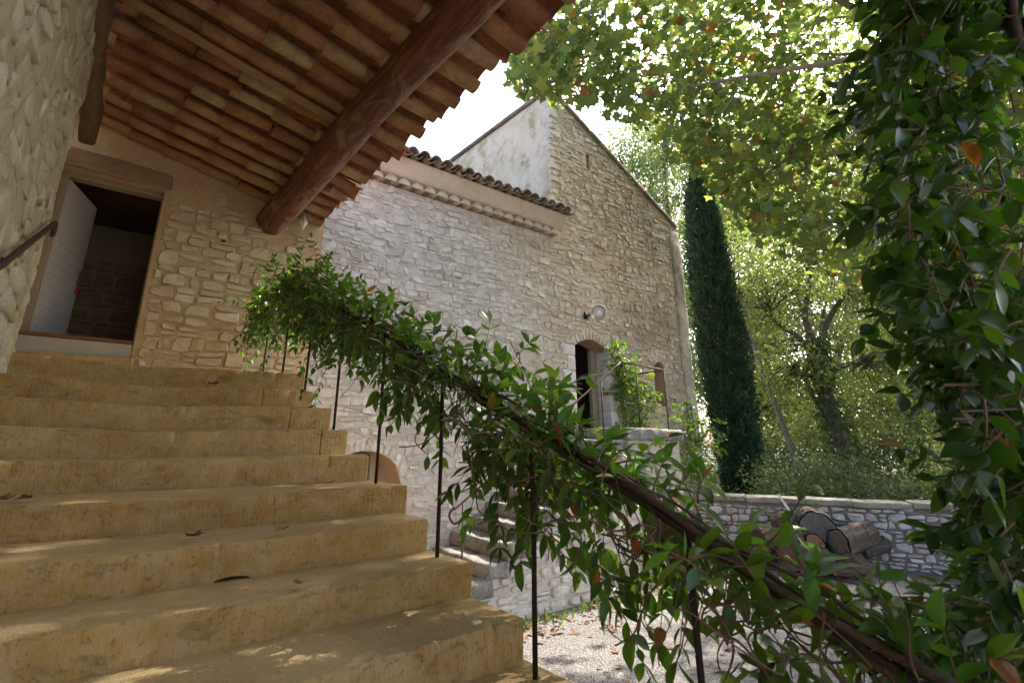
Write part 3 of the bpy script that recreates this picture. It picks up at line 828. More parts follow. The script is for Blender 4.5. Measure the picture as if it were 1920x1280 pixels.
pcells = []
for p in rubble(-0.6, XS, GZ, 3.3, ch=(0.08, 0.175), cw=(0.11, 0.29), gap=0.009, seed=21, round_=(0.0, 0.17)):
    e_ = d1 + rng.uniform(0.05, 0.085)           # stones cut off at the plastered door jamb
    if p[:, 0].min() < e_ < p[:, 0].max() - 0.05 and p[:, 1].max() > 0.5: p = np.column_stack([np.maximum(p[:, 0], e_ + rng.normal(0, 0.006, len(p)) ** 2), p[:, 1]])
    pcells.append(p)
lay_stones(porch, pcells, pw, M['porch_stone'], proud=(0.012, 0.04), keep=keep_porch, seed=22, tilt=0.10, bev=0.88,
           window=(230, 640, 330, 700))
V, F = rough_box(-0.75, 0.43, YP - 0.035, YP + 0.3, dz1 + 0.01, dz1 + 0.25, 0.09, 0.02, 0.012, 5, 61)
V[:, 2] -= 0.05 * np.clip((V[:, 0] + 0.1) / 0.5, 0, 1) * (V[:, 2] > dz1 + 0.15)
link('lintel', Bag().add(V, F, 0.2).mesh('lintel', True), porch, M['lintel_wood'])
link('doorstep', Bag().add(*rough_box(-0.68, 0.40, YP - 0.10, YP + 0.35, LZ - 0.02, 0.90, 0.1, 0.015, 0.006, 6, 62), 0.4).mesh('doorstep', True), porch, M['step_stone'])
link('threshold_board', Bag().add(*rough_box(d0 + 0.005, d1 - 0.005, YP + 0.03, YP + 0.10, 0.905, 1.075, 0.2, 0.006, 0.001, 6, 63), 0.4).mesh('threshold_board'), porch, M['threshold_board'])
link('threshold', Bag().add(*rough_box(d0 + 0.005, d1 - 0.005, YP + 0.02, YP + 0.3, 1.08, 1.115, 0.2, 0.006, 0.001, 6, 64), 0.4).mesh('threshold'), porch, M['threshold_wood'])
bag = Bag()
for bx in ((d0 + 0.004, d0 + 0.075, YP + 0.13, YP + 0.22, 1.117, dz1 - 0.005), (d0 + 0.076, d1 - 0.005, YP + 0.13, YP + 0.22, dz1 - 0.055, dz1 - 0.005)):
    bag.add(*box_vf(*bx), 0.3)
link('door_frame', bag.mesh('door_frame'), porch, M['shutter_wood'])
# the leaf, hinged on the left and swung into the room
hinge = np.array([d0 + 0.08, YP + 0.20]); kx = on_y(152, 508, 1.0)[0]
yy = np.linspace(7.4, 8.4, 200); dd = np.hypot(kx * yy - hinge[0], yy - hinge[1]); yb = yy[np.argmin(np.abs(dd - 0.84))]
ddir = np.array([kx * yb - hinge[0], yb - hinge[1]]); ddir /= np.linalg.norm(ddir); dn = np.array([ddir[1], -ddir[0]])
def door_pt(a, n_, z): return (hinge[0] + ddir[0] * a + dn[0] * n_, hinge[1] + ddir[1] * a + dn[1] * n_, z)
def door_box(a0, a1, n0, n1, z0, z1):
    V, F = box_vf(a0, a1, n0, n1, z0, z1); return np.array([door_pt(*v) for v in V]), F
door = link('door', Bag().add(*door_box(0.0, 0.84, -0.025, -0.003, 1.125, dz1 - 0.065), 0.2).mesh('door'), porch, M['door_paint'])
door['label'] = 'white studded plank door swung open into the dark room'
for k in range(7):
    link('plank', Bag().add(*door_box(k * 0.12 + 0.002, (k + 1) * 0.12 - 0.002, -0.002, 0.009, 1.125, dz1 - 0.065), 0.2 + 0.02 * k).mesh('plank'), door, M['door_paint'])
studs = Bag()
for k in range(7):
    for row in range(9):
        for off in (0.03, 0.09):
            c = np.array(door_pt(k * 0.12 + off, 0.010, 1.17 + row * 0.125 + (0.03 if off > 0.05 else 0)))
            V, F = box_vf(-0.004, 0.004, -0.004, 0.004, -0.004, 0.004); studs.add(V + c, F, 0)
kind(link('nail_heads', studs.mesh('nail_heads'), door, M['rust_iron']), 'stuff')
hp = [door_pt(0.78, 0.02, 1.98), door_pt(0.78, 0.06, 1.98), door_pt(0.70, 0.065, 1.975)]
link('handle', Bag().add(*tube_vf(hp, 0.009, 6), 0).add(*door_box(0.762, 0.80, 0.018, 0.023, 1.86, 2.06), 0).mesh('handle'), door, M['steel'])
pk = thing('padlock', 'red padlock and keys hanging under the handle of the white door', 'padlock', door_pt(0.785, 0.04, 1.80))
link('lock_body', Bag().add(*door_box(0.755, 0.815, 0.024, 0.054, 1.76, 1.83), 0).mesh('lock_body'), pk, M['red_paint'])
link('shackle', Bag().add(*tube_vf([door_pt(0.785 + 0.022 * math.cos(t), 0.039, 1.83 + 0.035 * math.sin(t)) for t in np.linspace(0, math.pi, 8)], 0.005, 5), 0).mesh('shackle'), pk, M['steel'])
# the dark room behind
bag = Bag()
for bx in ((-1.0, 1.5, 10.6, 10.8, 1.0, 3.6), (-1.1, -1.0, YP + 0.01, 10.6, 1.0, 3.7), (1.5, 1.6, YP + 0.01, 10.6, 1.0, 3.7), (-1.1, 1.6, YP + 0.31, 10.8, 0.98, 1.08)):
    bag.add(*box_vf(*bx), 0.4)
bag.add(*box_vf(-1.09, 1.59, YP + 0.004, YP + 0.05, 3.02, 3.495), 0.4)
link('room_wall', bag.mesh('room_wall'), porch, M['room_plaster'])
bag = Bag(); bag.add(*box_vf(-0.99, 1.49, 8.7, 8.95, 3.3, 3.495), 0.5)
for k in range(10):
    link('ceiling_board', Bag().add(*box_vf(-1.1 + k * 0.27, -1.1 + k * 0.27 + 0.275, YP + 0.01, 10.8, 3.5 + 0.004 * (k % 2), 3.65 + 0.003 * (k % 2)), rng.random()).mesh('ceiling_board'), porch, M['old_timber'])
link('ceiling_beam', bag.mesh('ceiling_beam'), porch, M['old_timber'])
rb = Bag(); rr = np.random.default_rng(5)
for p in rubble(-0.9, 1.4, 1.08, 2.85, ch=(0.1, 0.18), cw=(0.15, 0.35), gap=0.02, seed=25):
    V, F = stone_vf(p, 0.03, rr); rb.add(np.column_stack([V[:, 0], 10.59 - V[:, 2], V[:, 1]]), F, rr.random())
kind(link('room_rubble', rb.mesh('room_rubble'), porch, M['room_stone']), 'stuff')
p = on_y(418, 457, YP)
link('wall_slot', Bag().add(*box_vf(p[0] - 0.017, p[0] + 0.017, YP - 0.022, YP + 0.02, p[2] - 0.05, p[2] + 0.05), 0).mesh('wall_slot'), porch, M['dark_metal'])

# ------------------------------------------------------------------ side wall on the left of the stairs
XW, YW = -0.45, 5.22
sw = lambda V: np.column_stack([XW + V[:, 2], V[:, 0], V[:, 1]])
side = thing('side_wall', 'thickly plastered cream rubble wall rising from the left end of the stairs', 'wall', (XW - 0.2, 3.5, GZ))
bag = wall_grid([-2.5, 1.6, YW], [GZ, 0.0, 3.66], lambda x, z: False, sw, 0.06, 0.014, 9)
bag.add([(XW, YW, GZ), (XW, YW, 3.66), (XW - 0.6, YW, 3.66), (XW - 0.6, YW, GZ)], [(0, 1, 2, 3)], 0.5)
bag.add([(-1.05, YW, GZ), (-1.05, YW, 3.9), (-1.05, YP, 3.9), (-1.05, YP, GZ)], [(0, 3, 2, 1)], 0.5)
bag.add([(XW, -2.5, 3.66), (XW - 0.6, -2.5, 3.66), (XW - 0.6, YW, 3.66), (XW, YW, 3.66)], [(0, 3, 2, 1)], 0.5)
link('wall_face', bag.mesh('wall_face', False), side, M['side_mortar'])
lay_stones(side, rubble(1.7, YW - 0.02, 0.2, 3.66, ch=(0.10, 0.24), cw=(0.10, 0.28), gap=0.008, seed=31), sw, M['side_stone'], proud=(0.002, 0.017), seed=32, tilt=0.11, bev=0.74, smooth=True,
           keep=lambda p: p[:, 0].max() < YW + 0.01 and p[:, 1].max() < 3.6, window=(-60, 220, -60, 700))
for k in range(16):
    z0 = 0.3 + k * 0.2; V, F = rough_box(XW - 0.2, XW + 0.012, YW - 0.16 - 0.1 * (k % 2), YW + 0.012, z0, z0 + 0.19, 0.06, 0.025, 0.012, 9, 330 + k)
    link('corner_stone', Bag().add(V, F, rng.random()).mesh('corner_stone', True), side, M['side_stone'])

# ------------------------------------------------------------------ staircase
Z = [0.623, 0.432, 0.271, 0.098, -0.075, -0.236, -0.385, -0.538, -0.685]
YR = [5.03, 4.66, 4.25, 3.85, 3.47, 2.97, 2.63, 2.25, 1.88]
YLf = [5.03, 4.58, 4.26, 3.90, 3.58, 3.05, 2.56, 2.30, 1.84]
XE = [1.62, 1.59, 1.61, 1.60, 1.60, 1.63, 1.58, 1.60, 1.60]
while Z[-1] > GZ + 0.2:
    Z.append(Z[-1] - 0.158); YR.append(YR[-1] - 0.375); YLf.append(YR[-1] + rng.normal(0, 0.02)); XE.append(1.6 + rng.normal(0, 0.012))
stairs = thing('staircase', 'broad worn ochre stone staircase climbing to the white door', 'staircase', (0.6, 2.0, GZ))
JOINT = {1: 1.17, 2: 1.29, 3: 1.40}


def step_block(k, xa, xb, tint):
    """one stone of a step, from xa to xb: rounded nose, worn and chipped edge"""
    yb_ = (YR[k - 1] + 0.12) if k else YP - 0.11
    zb = (Z[k + 1] if k + 1 < len(Z) else GZ) + 0.004
    h = Z[k] - zb; rn = 0.009; r_ = np.random.default_rng(900 + k * 7 + int(xa * 10))
    prof = [(0.03, -0.04), (0.010, -0.015), (0.006, h * 0.2), (0.004, h * 0.45), (0.002, h * 0.7), (0.0, h - rn * 1.2), (rn * 0.3, h - rn * 0.35), (rn, h - 0.002), (0.05, h), (0.12, h), (0.22, h), (0.34, h), (1.0, h)]
    xs = np.concatenate([[xa, xa + 0.008], np.arange(xa + 0.025, xb - 0.02, 0.022), [xb - 0.008, xb]])
    if k == 6: xs = np.unique(np.concatenate([xs, np.arange(0.54, 0.72, 0.012)]))
    chips = [(r_.uniform(xa, xb), r_.uniform(0.010, 0.035), r_.uniform(0.003, 0.013)) for _ in range(int(7 * (xb - xa)) + 1)]
    P = []
    for ix, xx in enumerate(xs):
        t = (xx - XW) / (XE[k] - XW); yf = YLf[k] * (1 - t) + YR[k] * t
        wear = 0.010 * math.exp(-((t - 0.45) / 0.3) ** 2) + 0.002 * math.sin(xx * 2.3 + k)
        if k < 4: wear += 0.020 * math.exp(-((xx - 0.35) / 0.45) ** 2)
        chip = sum(dp * math.exp(-((xx - c0) / w0) ** 2) for c0, w0, dp in chips)
        endc = 0.006 if ix in (0, len(xs) - 1) else 0.0
        for (pd, ph_) in prof:
            y = yf + pd if pd < 0.9 else yb_
            z = zb + ph_
            if ph_ > h * 0.65: z -= wear * (1 if pd < 0.2 else 0.6)
            if ph_ > h * 0.65 and pd < 0.03: z -= chip * 0.8; y += chip * 0.7
            y += endc if pd < 0.2 else 0; z -= endc if ph_ > h * 0.8 else 0
            if k == 6 and ph_ < 0 and abs(xx - 0.63) < 0.075: z = zb + 0.013 * math.cos((xx - 0.63) / 0.075 * math.pi / 2) ** 0.6 - 0.006
            P.append((xx, y, z))
    P = np.array(P); m = len(prof)
    P[:, 1] += np.where(P[:, 1] < yb_ - 0.01, 0.003 * vnoise(P, 1.6, k) + 0.0014 * vnoise(P, 14, k + 40), 0)
    P[:, 2] += np.where(P[:, 2] > zb + 0.03, 0.002 * vnoise(P, 1.8, k + 80) + 0.001 * vnoise(P, 16, k + 90), 0)
    ii, jj = np.meshgrid(np.arange(len(xs) - 1), np.arange(m - 1), indexing='ij'); qq = ii * m + jj
    bag = Bag().add(P, np.stack([qq, qq + m, qq + m + 1, qq + 1], -1).reshape(-1, 4), tint)
    e0 = (len(xs) - 1) * m
    bag.add(np.concatenate([P[e0:], [[xb, yb_, zb]]]), np.array([(i, i + 1, m) for i in range(m - 1)]), tint)
    bag.add(np.concatenate([P[:m], [[xa, yb_, zb]]]), np.array([(i + 1, i, m) for i in range(m - 1)]), tint)
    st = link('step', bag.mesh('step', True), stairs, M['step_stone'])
    st.data.set_sharp_from_angle(angle=math.radians(28))


for k in range(len(Z)):
    if k in JOINT:
        step_block(k, XW - 0.02, JOINT[k] - 0.0015, rng.random()); step_block(k, JOINT[k] + 0.0015, XE[k], rng.random())
    else:
        step_block(k, XW - 0.02, XE[k], rng.random())
bag = Bag()
for k in range(len(Z)):
    zt = (Z[k + 1] if k + 1 < len(Z) else GZ); y1 = (YR[k - 1] if k else YP - 0.005)
    bag.add(*box_vf(XW, 1.545, YR[k] + 0.1, y1 + 0.099, GZ, zt), 0.3) if k else bag.add(*box_vf(XW, 1.545, YR[0] + 0.1, YP - 0.01, GZ, zt), 0.3)
link('flank', bag.mesh('flank'), stairs, M['porch_mortar'])

# ------------------------------------------------------------------ porch roof
roof = thing('tiled_porch', 'porch roof of old canal tiles on a red log beam, seen from below', 'porch', (0.9, 3.0, 3.0))
sa = math.atan(0.225)
ch_me = [tile_mesh('channel_tile', M['tile_under'], 0.47, 0.100, 0.080, True, t, 400 + i) for i, t in enumerate((0.05, 0.3, 0.55, 0.8))]
cv_me = [tile_mesh('cover_tile', M['tile_cover'], 0.50, 0.112, 0.132, False, t, 420 + i) for i, t in enumerate((0.1, 0.5, 0.9))]
PITCHY = 0.318
rest = Bag(); row = 0
y = YP - 0.11
while y > -2.3:
    j0 = rng.normal(0, 0.012)
    for k in range(-1, 7):
        xup = -0.44 + 0.41 * k - 0.09 - (0.12 if k == 6 else 0)   # upper end of this tile
        if k == -1: xup = -0.78
        for me, dy, dz, nm in ((ch_me[int(rng.integers(4))], 0.0, 0.095, 'channel_tile'), (cv_me[int(rng.integers(3))], -PITCHY / 2, 0.075, 'cover_tile')):
            if nm == 'cover_tile' and y - PITCHY / 2 < -2.3: continue
            xx = xup + j0 + rng.normal(0, 0.026); yy = y + dy + rng.normal(0, 0.011)
            sgn = 1
            base = Matrix.Translation((xx, yy, roof_z(xx) + dz + (0.0 if nm == 'channel_tile' else 0.02))) @ Matrix.Rotation(sa + rng.normal(0, 0.007) - (0.02 if nm == 'channel_tile' else 0.025), 4, 'Y') @ Matrix.Rotation(rng.normal(0, 0.04), 4, 'Z') @ Matrix.Rotation(rng.normal(0, 0.09), 4, 'X')
            if y > 1.7:
                link(nm, me, roof, None, base)
            else:
                co = np.empty(len(me.vertices) * 3, np.float32); me.vertices.foreach_get('co', co); co = co.reshape(-1, 3)
                W = co @ np.array(base.to_3x3()).T + np.array(base.translation)
                lt = np.empty(len(me.loops), np.int32); me.loops.foreach_get('vertex_index', lt)
                rest.add(W, lt.reshape(-1, 3), rng.random())
    y -= PITCHY
kind(link('roof_tiles', rest.mesh('roof_tiles', True), roof, M['tile_under']), 'stuff')
# mortar bed that closes the roof above the tiles
V = np.array([(x, y, roof_z(x) + 0.25) for y in (-2.4, YP) for x in (-0.7, 2.2)]); V = np.concatenate([V, V + [0, 0, 0.03]])
link('mortar_bed', Bag().add(V, [(0, 1, 3, 2), (4, 6, 7, 5), (0, 4, 5, 1), (2, 3, 7, 6), (0, 2, 6, 4), (1, 5, 7, 3)], 0.2).mesh('mortar_bed'), roof, M['tile_cover'])
yb = np.linspace(YP + 0.15, -2.6, 60); t = (YP - yb) / (YP + 2.6)
path = np.column_stack([1.62 + 0.015 * np.sin(yb * 1.1), yb, 2.91 + 0.012 * np.sin(yb * 1.9) - 0.02 * t])
V, F = tube_vf(path, 0.192 - 0.045 * np.clip(t * 1.7, 0, 1) + 0.006 * np.sin(yb * 3.1), 28)
V += np.column_stack([0.011 * vnoise(V * [7, 0.6, 7], 1, 600 + a) + 0.006 * vnoise(V, 5, 610 + a) + 0.004 * vnoise(V * [22, 0.8, 22], 1, 620 + a) for a in range(3)])
link('log_beam', Bag().add(V, F, 0.0).mesh('log_beam', True), roof, M['beam_wood'])
V, F = rough_box(-0.53, -0.38, -2.5, 6.95, 3.20, roof_z(-0.4) + 0.02, 0.15, 0.035, 0.02, 2.5, 71)
link('wall_timber', Bag().add(V, F, 0.0).mesh('wall_timber', True), roof, M['old_timber'])
yy_ = roof(0, 0) if False else 4.63
V, F = rough_box(-0.4, 1.55, 4.60, 4.68, 0, 0.05, 0.2, 0.008, 0.003, 4, 73); V[:, 2] += roof_z(V[:, 0]) - 0.055
link('rafter', Bag().add(V, F, 0.0).mesh('rafter', True), roof, M['rafter_wood'])
# lamp under the eave
p = on_y(567, 418, YP - 0.12)
lamp = thing('porch_lamp', 'small glass floodlight under the eave beside the log beam end', 'lamp', tuple(p))
dia = np.array([(0, -0.05, 0.12), (0.06, -0.05, 0), (0, -0.05, -0.13), (-0.06, -0.05, 0), (0, 0.03, 0.0), (0, -0.10, 0.0)]) + p
link('glass', Bag().add(dia, [(0, 1, 5), (1, 2, 5), (2, 3, 5), (3, 0, 5), (1, 0, 4), (2, 1, 4), (3, 2, 4), (0, 3, 4)], 0).mesh('glass'), lamp, M['frosted_glass'])
link('bracket', Bag().add(*tube_vf([p + [0, 0.03, 0.02], p + [-0.02, 0.06, 0.1], p + [-0.02, 0.12, 0.12]], 0.012, 6), 0).mesh('bracket'), lamp, M['iron'])

# ------------------------------------------------------------------ wall handrail
hr = thing('wall_handrail', 'brown iron handrail with a curled end on the cream side wall', 'handrail', (-0.42, 4.0, 0.9))
rp = [(-0.385, 0.6, -0.35), (-0.385, 2.0, 0.27), (-0.385, 3.16, 0.775), (-0.385, 4.3, 1.29), (-0.385, 4.93, 1.575), (-0.385, 5.0, 1.59), (-0.385, 5.03, 1.565), (-0.385, 5.02, 1.52), (-0.385, 4.985, 1.50)]
link('rail', Bag().add(*tube_vf(smooth_path(rp, 60), 0.017, 8), 0).mesh('rail', True), hr, M['rust_iron'])
for yb_, zb_ in ((3.55, 0.935), (4.55, 1.39), (2.2, 0.33)):
    link('bracket', Bag().add(*tube_vf([(-0.385, yb_, zb_), (-0.40, yb_ + 0.01, zb_ - 0.03), (XW - 0.03, yb_ + 0.03, zb_ - 0.035)], 0.008, 6), 0).mesh('bracket'), hr, M['iron'])

# ------------------------------------------------------------------ iron stair railing
RX = 1.53
rail_pts = [(RX, 7.12, 1.20), (RX, 7.02, 1.33), (RX, 6.6, 1.42), (RX, 6.2, 1.50), (RX, 5.45, 1.53), (RX, 4.65, 1.30), (RX, 3.9, 0.98), (RX, 3.17, 0.68), (RX, 2.46, 0.36), (RX, 1.74, 0.06), (RX, 1.03, -0.26), (RX, 0.35, -0.56), (RX, -0.5, -0.93)]
railing = thing('stair_railing', 'thin dark iron railing along the open side of the stairs, wrapped in vine', 'railing', (RX, 2.5, -1))
rail_path = smooth_path(rail_pts, 96)
link('top_rail', Bag().add(*tube_vf(rail_path, 0.014, 8), 0).mesh('top_rail', True), railing, M['iron'])
rail_z = lambda y: float(np.interp(y, rail_path[::-1, 1], rail_path[::-1, 2]))
def step_z(y):
    for k in range(len(Z)):
        if y >= YR[k]: return Z[k]
    return GZ
for py in (6.2, 5.45, 4.72, 3.97, 3.2, 2.46, 1.74, 1.03, 0.33):
    link('post', Bag().add(*tube_vf([(RX, py, step_z(py) - 0.03), (RX + 0.004, py, (step_z(py) + rail_z(py)) / 2), (RX, py, rail_z(py))], 0.0105, 8), 0).mesh('post', True), railing, M['iron'])

# ------------------------------------------------------------------ leaves
def leaf_template(kindname):
    if kindname in ('oval', 'broad'):
        xm = np.array([0, 0.10, 0.26, 0.46, 0.66, 0.86, 1.0]); w = np.array([0, 0.095, 0.185, 0.222, 0.185, 0.08, 0]) * (1.22 if kindname == 'broad' else 1)
        n = len(xm); V = [(x, 0, -0.12 * x * x) for x in xm]
        for s in (1, -1): V += [(xm[i], s * w[i], 0.25 * w[i] - 0.12 * xm[i] ** 2) for i in range(1, n - 1)]
        F = []
        for o, fl in ((n, 0), (2 * n - 2, 1)):
            t = [(0, 1, o), (n - 2, n - 1, o + n - 3)]
            for i in range(1, n - 2): t += [(i, i + 1, o + i), (i, o + i, o + i - 1)]
            F += [q[::-1] if not fl else q for q in t]
        return np.array(V, float), np.array(F)
    if kindname == 'plane':
        a = np.radians([180, 140, 118, 98, 72, 52, 30, 14, 0, -14, -30, -52, -72, -98, -118, -140])
        r = np.array([0.16, 0.36, 0.46, 0.30, 0.60, 0.42, 0.40, 0.46, 0.66, 0.46, 0.40, 0.42, 0.60, 0.30, 0.46, 0.36])
        V = np.column_stack([0.34 + r * np.cos(a), r * np.sin(a), 0.10 * np.abs(np.sin(a)) * r - 0.05 * np.cos(2 * a) * r])
        V = np.concatenate([V, [[0.34, 0, 0.0]]]); n = len(a)
        return V, np.array([(n, (i + 1) % n, i) for i in range(n)])
    if kindname == 'diamond':
        V = np.array([(0, 0, 0), (0.5, 0.26, 0.05), (1, 0, -0.06), (0.5, -0.26, 0.05)], float)
        return V, np.array([(0, 2, 1), (0, 3, 2)])
    if kindname == 'spray':
        V = np.array([(0, 0, 0), (0.45, 0.13, 0.03), (1, 0.02, 0), (0.5, -0.12, -0.03)], float)
        return V, np.array([(0, 2, 1), (0, 3, 2)])


TPL = {k: leaf_template(k) for k in ('oval', 'broad', 'plane', 'diamond', 'spray')}


def frames(D, Nn):
    """rotation matrices with x along D and z near Nn"""
    D = D / np.maximum(np.linalg.norm(D, axis=1, keepdims=True), 1e-9)
    Y = np.cross(Nn, D); L = np.linalg.norm(Y, axis=1, keepdims=True)
    Y = np.where(L > 1e-6, Y / np.maximum(L, 1e-9), np.array([1.0, 0, 0])); Zv = np.cross(D, Y)
    return np.stack([D, Y, Zv], 2)


def leaf_cloud(tpl, P, R, S, tint):
    V, F = TPL[tpl]; n = len(P)
    rr = np.random.default_rng(n); VV = V[None] * np.stack([np.ones(n), rr.uniform(0.8, 1.15, n), rr.normal(1.0, 0.9, n)], 1)[:, None]
    W = np.einsum('nij,nvj->nvi', R, VV) * S[:, None, None] + P[:, None]
    FF = F[None] + (np.arange(n) * len(V))[:, None, None]
    return W.reshape(-1, 3), FF.reshape(-1, 3), np.repeat(tint, len(V))


def foliage(root, tpl, P, R, S, tint, mat, cap=0, window=(0, 1920, 0, 1280), bulk='foliage', name='leaf', minpx=9, near=None):
    n = len(P); sel = np.zeros(n, bool)
    if cap:
        pr = proj(P + R[:, :, 0] * S[:, None] * 0.5); size = S * FPX / np.maximum(pr[:, 2], 0.2)
        # foreshortening of the blade
        view = P / np.maximum(np.linalg.norm(P, axis=1, keepdims=True), 1e-9)
        size = size * (0.35 + 0.65 * np.abs(np.einsum('ni,ni->n', R[:, :, 2], view)))
        ok = (pr[:, 0] > window[0]) & (pr[:, 0] < window[1]) & (pr[:, 1] > window[2]) & (pr[:, 1] < window[3]) & (pr[:, 2] > 0.2) & (size > minpx)
        if near is not None: size = size * near(pr)
        idx = np.argsort(np.where(ok, -size, 1e9))[:cap]; sel[idx[ok[idx]]] = True
        V, F = TPL[tpl]; var = []
        for k in range(10):
            r2 = np.random.default_rng(k); V2 = V.copy(); V2[:, 1] *= r2.uniform(0.85, 1.12); V2[:, 2] *= r2.uniform(0.2, 2.2); V2[:, 1] += 0.06 * r2.normal() * np.sin(V2[:, 0] * 3)
            me = make_mesh(name, V2, F, k / 10.0, tpl in ('oval', 'broad')); me.materials.append(mat); var.append(me)
        for i in np.nonzero(sel)[0]:
            m = Matrix.Translation(P[i]) @ Matrix(R[i].tolist()).to_4x4() @ Matrix.Scale(S[i], 4)
            link(name, var[int(tint[i] * 9.999)], root, None, m)
    k = ~sel
    if k.any():
        W, F, T = leaf_cloud(tpl, P[k], R[k], S[k], tint[k])
        kind(link(bulk, make_mesh(bulk, W, F, T, tpl in ('oval', 'broad')), root, mat), 'stuff')


def sprig(start, direction, length, r, leaf, droop=0.5, node=0.045, bend=0.5):
    """a twig with opposite leaf pairs; returns path and leaf lists"""
    d = np.asarray(direction, float); d = d / np.linalg.norm(d); p = np.asarray(start, float).copy()
    path = [p.copy()]; P, D, Nn, S = [], [], [], []
    steps = max(2, int(length / node)); w = r.normal(0, bend, 3)
    for k in range(steps):
        d = d + (w * 0.10 + r.normal(0, 0.07, 3) + np.array([0, 0, -droop * 0.10])); d /= np.linalg.norm(d)
        p = p + d * node; path.append(p.copy())
        side = np.cross(d, [0, 0, 1.0]); L = np.linalg.norm(side)
        side = side / L if L > 1e-3 else np.array([1.0, 0, 0])
        rot = k * math.pi / 2 * 0.5 + r.uniform(-0.4, 0.4); upv = np.cross(side, d); lat = side * math.cos(rot) + upv * math.sin(rot)
        last = k == steps - 1
        if k < 1 and steps > 4: continue
        for s in (1, -1):
            if r.random() < 0.16: continue
            ld = d * 0.55 + lat * s * r.uniform(0.6, 1.0) + r.normal(0, 0.18, 3) + np.array([0, 0, -0.22])
            P.append(p.copy()); D.append(ld); Nn.append(np.array([0, 0, 1.0]) + r.normal(0, 0.45, 3)); S.append(leaf * r.uniform(0.65, 1.15))
        if last:
            P.append(p.copy()); D.append(d + r.normal(0, 0.1, 3)); Nn.append(np.array([0, 0, 1.0]) + r.normal(0, 0.3, 3)); S.append(leaf * r.uniform(0.7, 1.0))
    return np.array(path), P, D, Nn, S


# ------------------------------------------------------------------ vine on the railing
vine = thing('railing_vine', 'glossy green vine with brown twisted stems smothering the stair railing', 'vine', (RX + 0.1, 0.2, GZ))
r = np.random.default_rng(77)
for k in range(6):                               # twisted woody stems along the rail
    ys = np.linspace(-0.6, 6.9 - 0.5 * k, 110); ph = k * TAU / 6; rad = 0.030 - 0.0035 * ys + 0.006 * (k % 2)
    xs = RX + 0.01 + (0.010 + 0.004 * k) * np.cos(ys * (5.0 + 0.6 * k) + ph); zs = np.array([rail_z(v) for v in ys]) + 0.012 + (0.010 + 0.004 * k) * np.sin(ys * (5.0 + 0.6 * k) + ph)
    zs = zs + 0.018 * np.sin(ys * 1.9 + 2.1 * k) + 0.012 * np.sin(ys * 6.3 + k); xs = xs + 0.015 * np.cos(ys * 2.7 + 1.3 * k)
    if k > 3: zs = zs + 0.03 * np.sin(ys * 3.3 + k); xs = xs + 0.03 * np.cos(ys * 2.1 + k)
    thick = np.clip((0.0105, 0.0085, 0.007, 0.0055, 0.004, 0.0035)[k] * (1.25 - ys / 8), 0.004, 0.05)
    link('stem', Bag().add(*tube_vf(np.column_stack([xs, ys, zs]), thick, 7), 0.1 * k).mesh('stem', True), vine, M['vine_stem'])
P, D, Nn, S = [], [], [], []; twigs = Bag()
def add_sprig(*a, **kw):
    path, p, d, nn, s = sprig(*a, **kw)
    P.extend(p); D.extend(d); Nn.extend(nn); S.extend(s)
    twigs.add(*tube_vf(path, np.linspace(0.0032, 0.0014, len(path)), 4, False), 0.3)
for k in range(720):
    y = r.uniform(0.1, 6.6) if k % 4 else r.uniform(0.3, 2.2)
    z = rail_z(y); dens = 1.0
    up = r.random() < 0.42
    if y < 1.4 and r.random() < (0.55 if up else 0.42): continue
    st = np.array([RX + r.normal(0.02, 0.07), y, z + r.normal(-0.02, 0.06)])
    if up:
        d = np.array([r.normal(0.1, 0.5), r.normal(0, 0.7), r.uniform(0.35, 1.1)]); L = r.uniform(0.10, 0.34)
        if y < 1.6: L *= 0.75
        add_sprig(st, d, L, r, 0.094, droop=0.25)
    else:
        d = np.array([r.normal(0.05, 0.6), r.normal(-0.1, 0.6), r.uniform(-0.9, 0.25)]); L = r.uniform(0.15, 0.5) if y > 2.4 else r.uniform(0.12, 0.46)
        if y < 2.4: st[2] -= abs(r.normal(0, 0.12)); st[0] += abs(r.normal(0, 0.16)); d[0] = abs(d[0])
        add_sprig(st, d, L, r, 0.094, droop=r.uniform(0.6, 1.8))
for k in range(90):                              # the bushy head at the landing
    y = r.uniform(4.2, 6.6); st = np.array([RX + r.normal(0, 0.1), y, rail_z(y) + r.normal(-0.1, 0.2)])
    add_sprig(st, r.normal(0, 1, 3) + [0, 0, 0.3], r.uniform(0.2, 0.5), r, 0.07, droop=0.6)
for k in range(330):                             # bare tangle below the rail
    y = r.uniform(0.1, 6.6); p0 = np.array([RX + r.normal(0, 0.06), y, rail_z(y) - abs(r.normal(0, 0.12))]); pts = [p0]
    dd = r.normal(0, 1, 3); dd[2] -= 0.35
    for _ in range(5): dd = dd + r.normal(0, 0.7, 3); dd /= np.linalg.norm(dd); pts.append(pts[-1] + dd * r.uniform(0.05, 0.11))
    twigs.add(*tube_vf(smooth_path(pts, 15), r.uniform(0.0015, 0.0035), 4, False), r.random())
kind(link('twigs', twigs.mesh('twigs'), vine, M['twig_wood']), 'stuff')
P, D, Nn, S = map(np.array, (P, D, Nn, S))
foliage(vine, 'oval', P, frames(D, Nn), S, r.random(len(P)), M['vine_leaf'], cap=300)

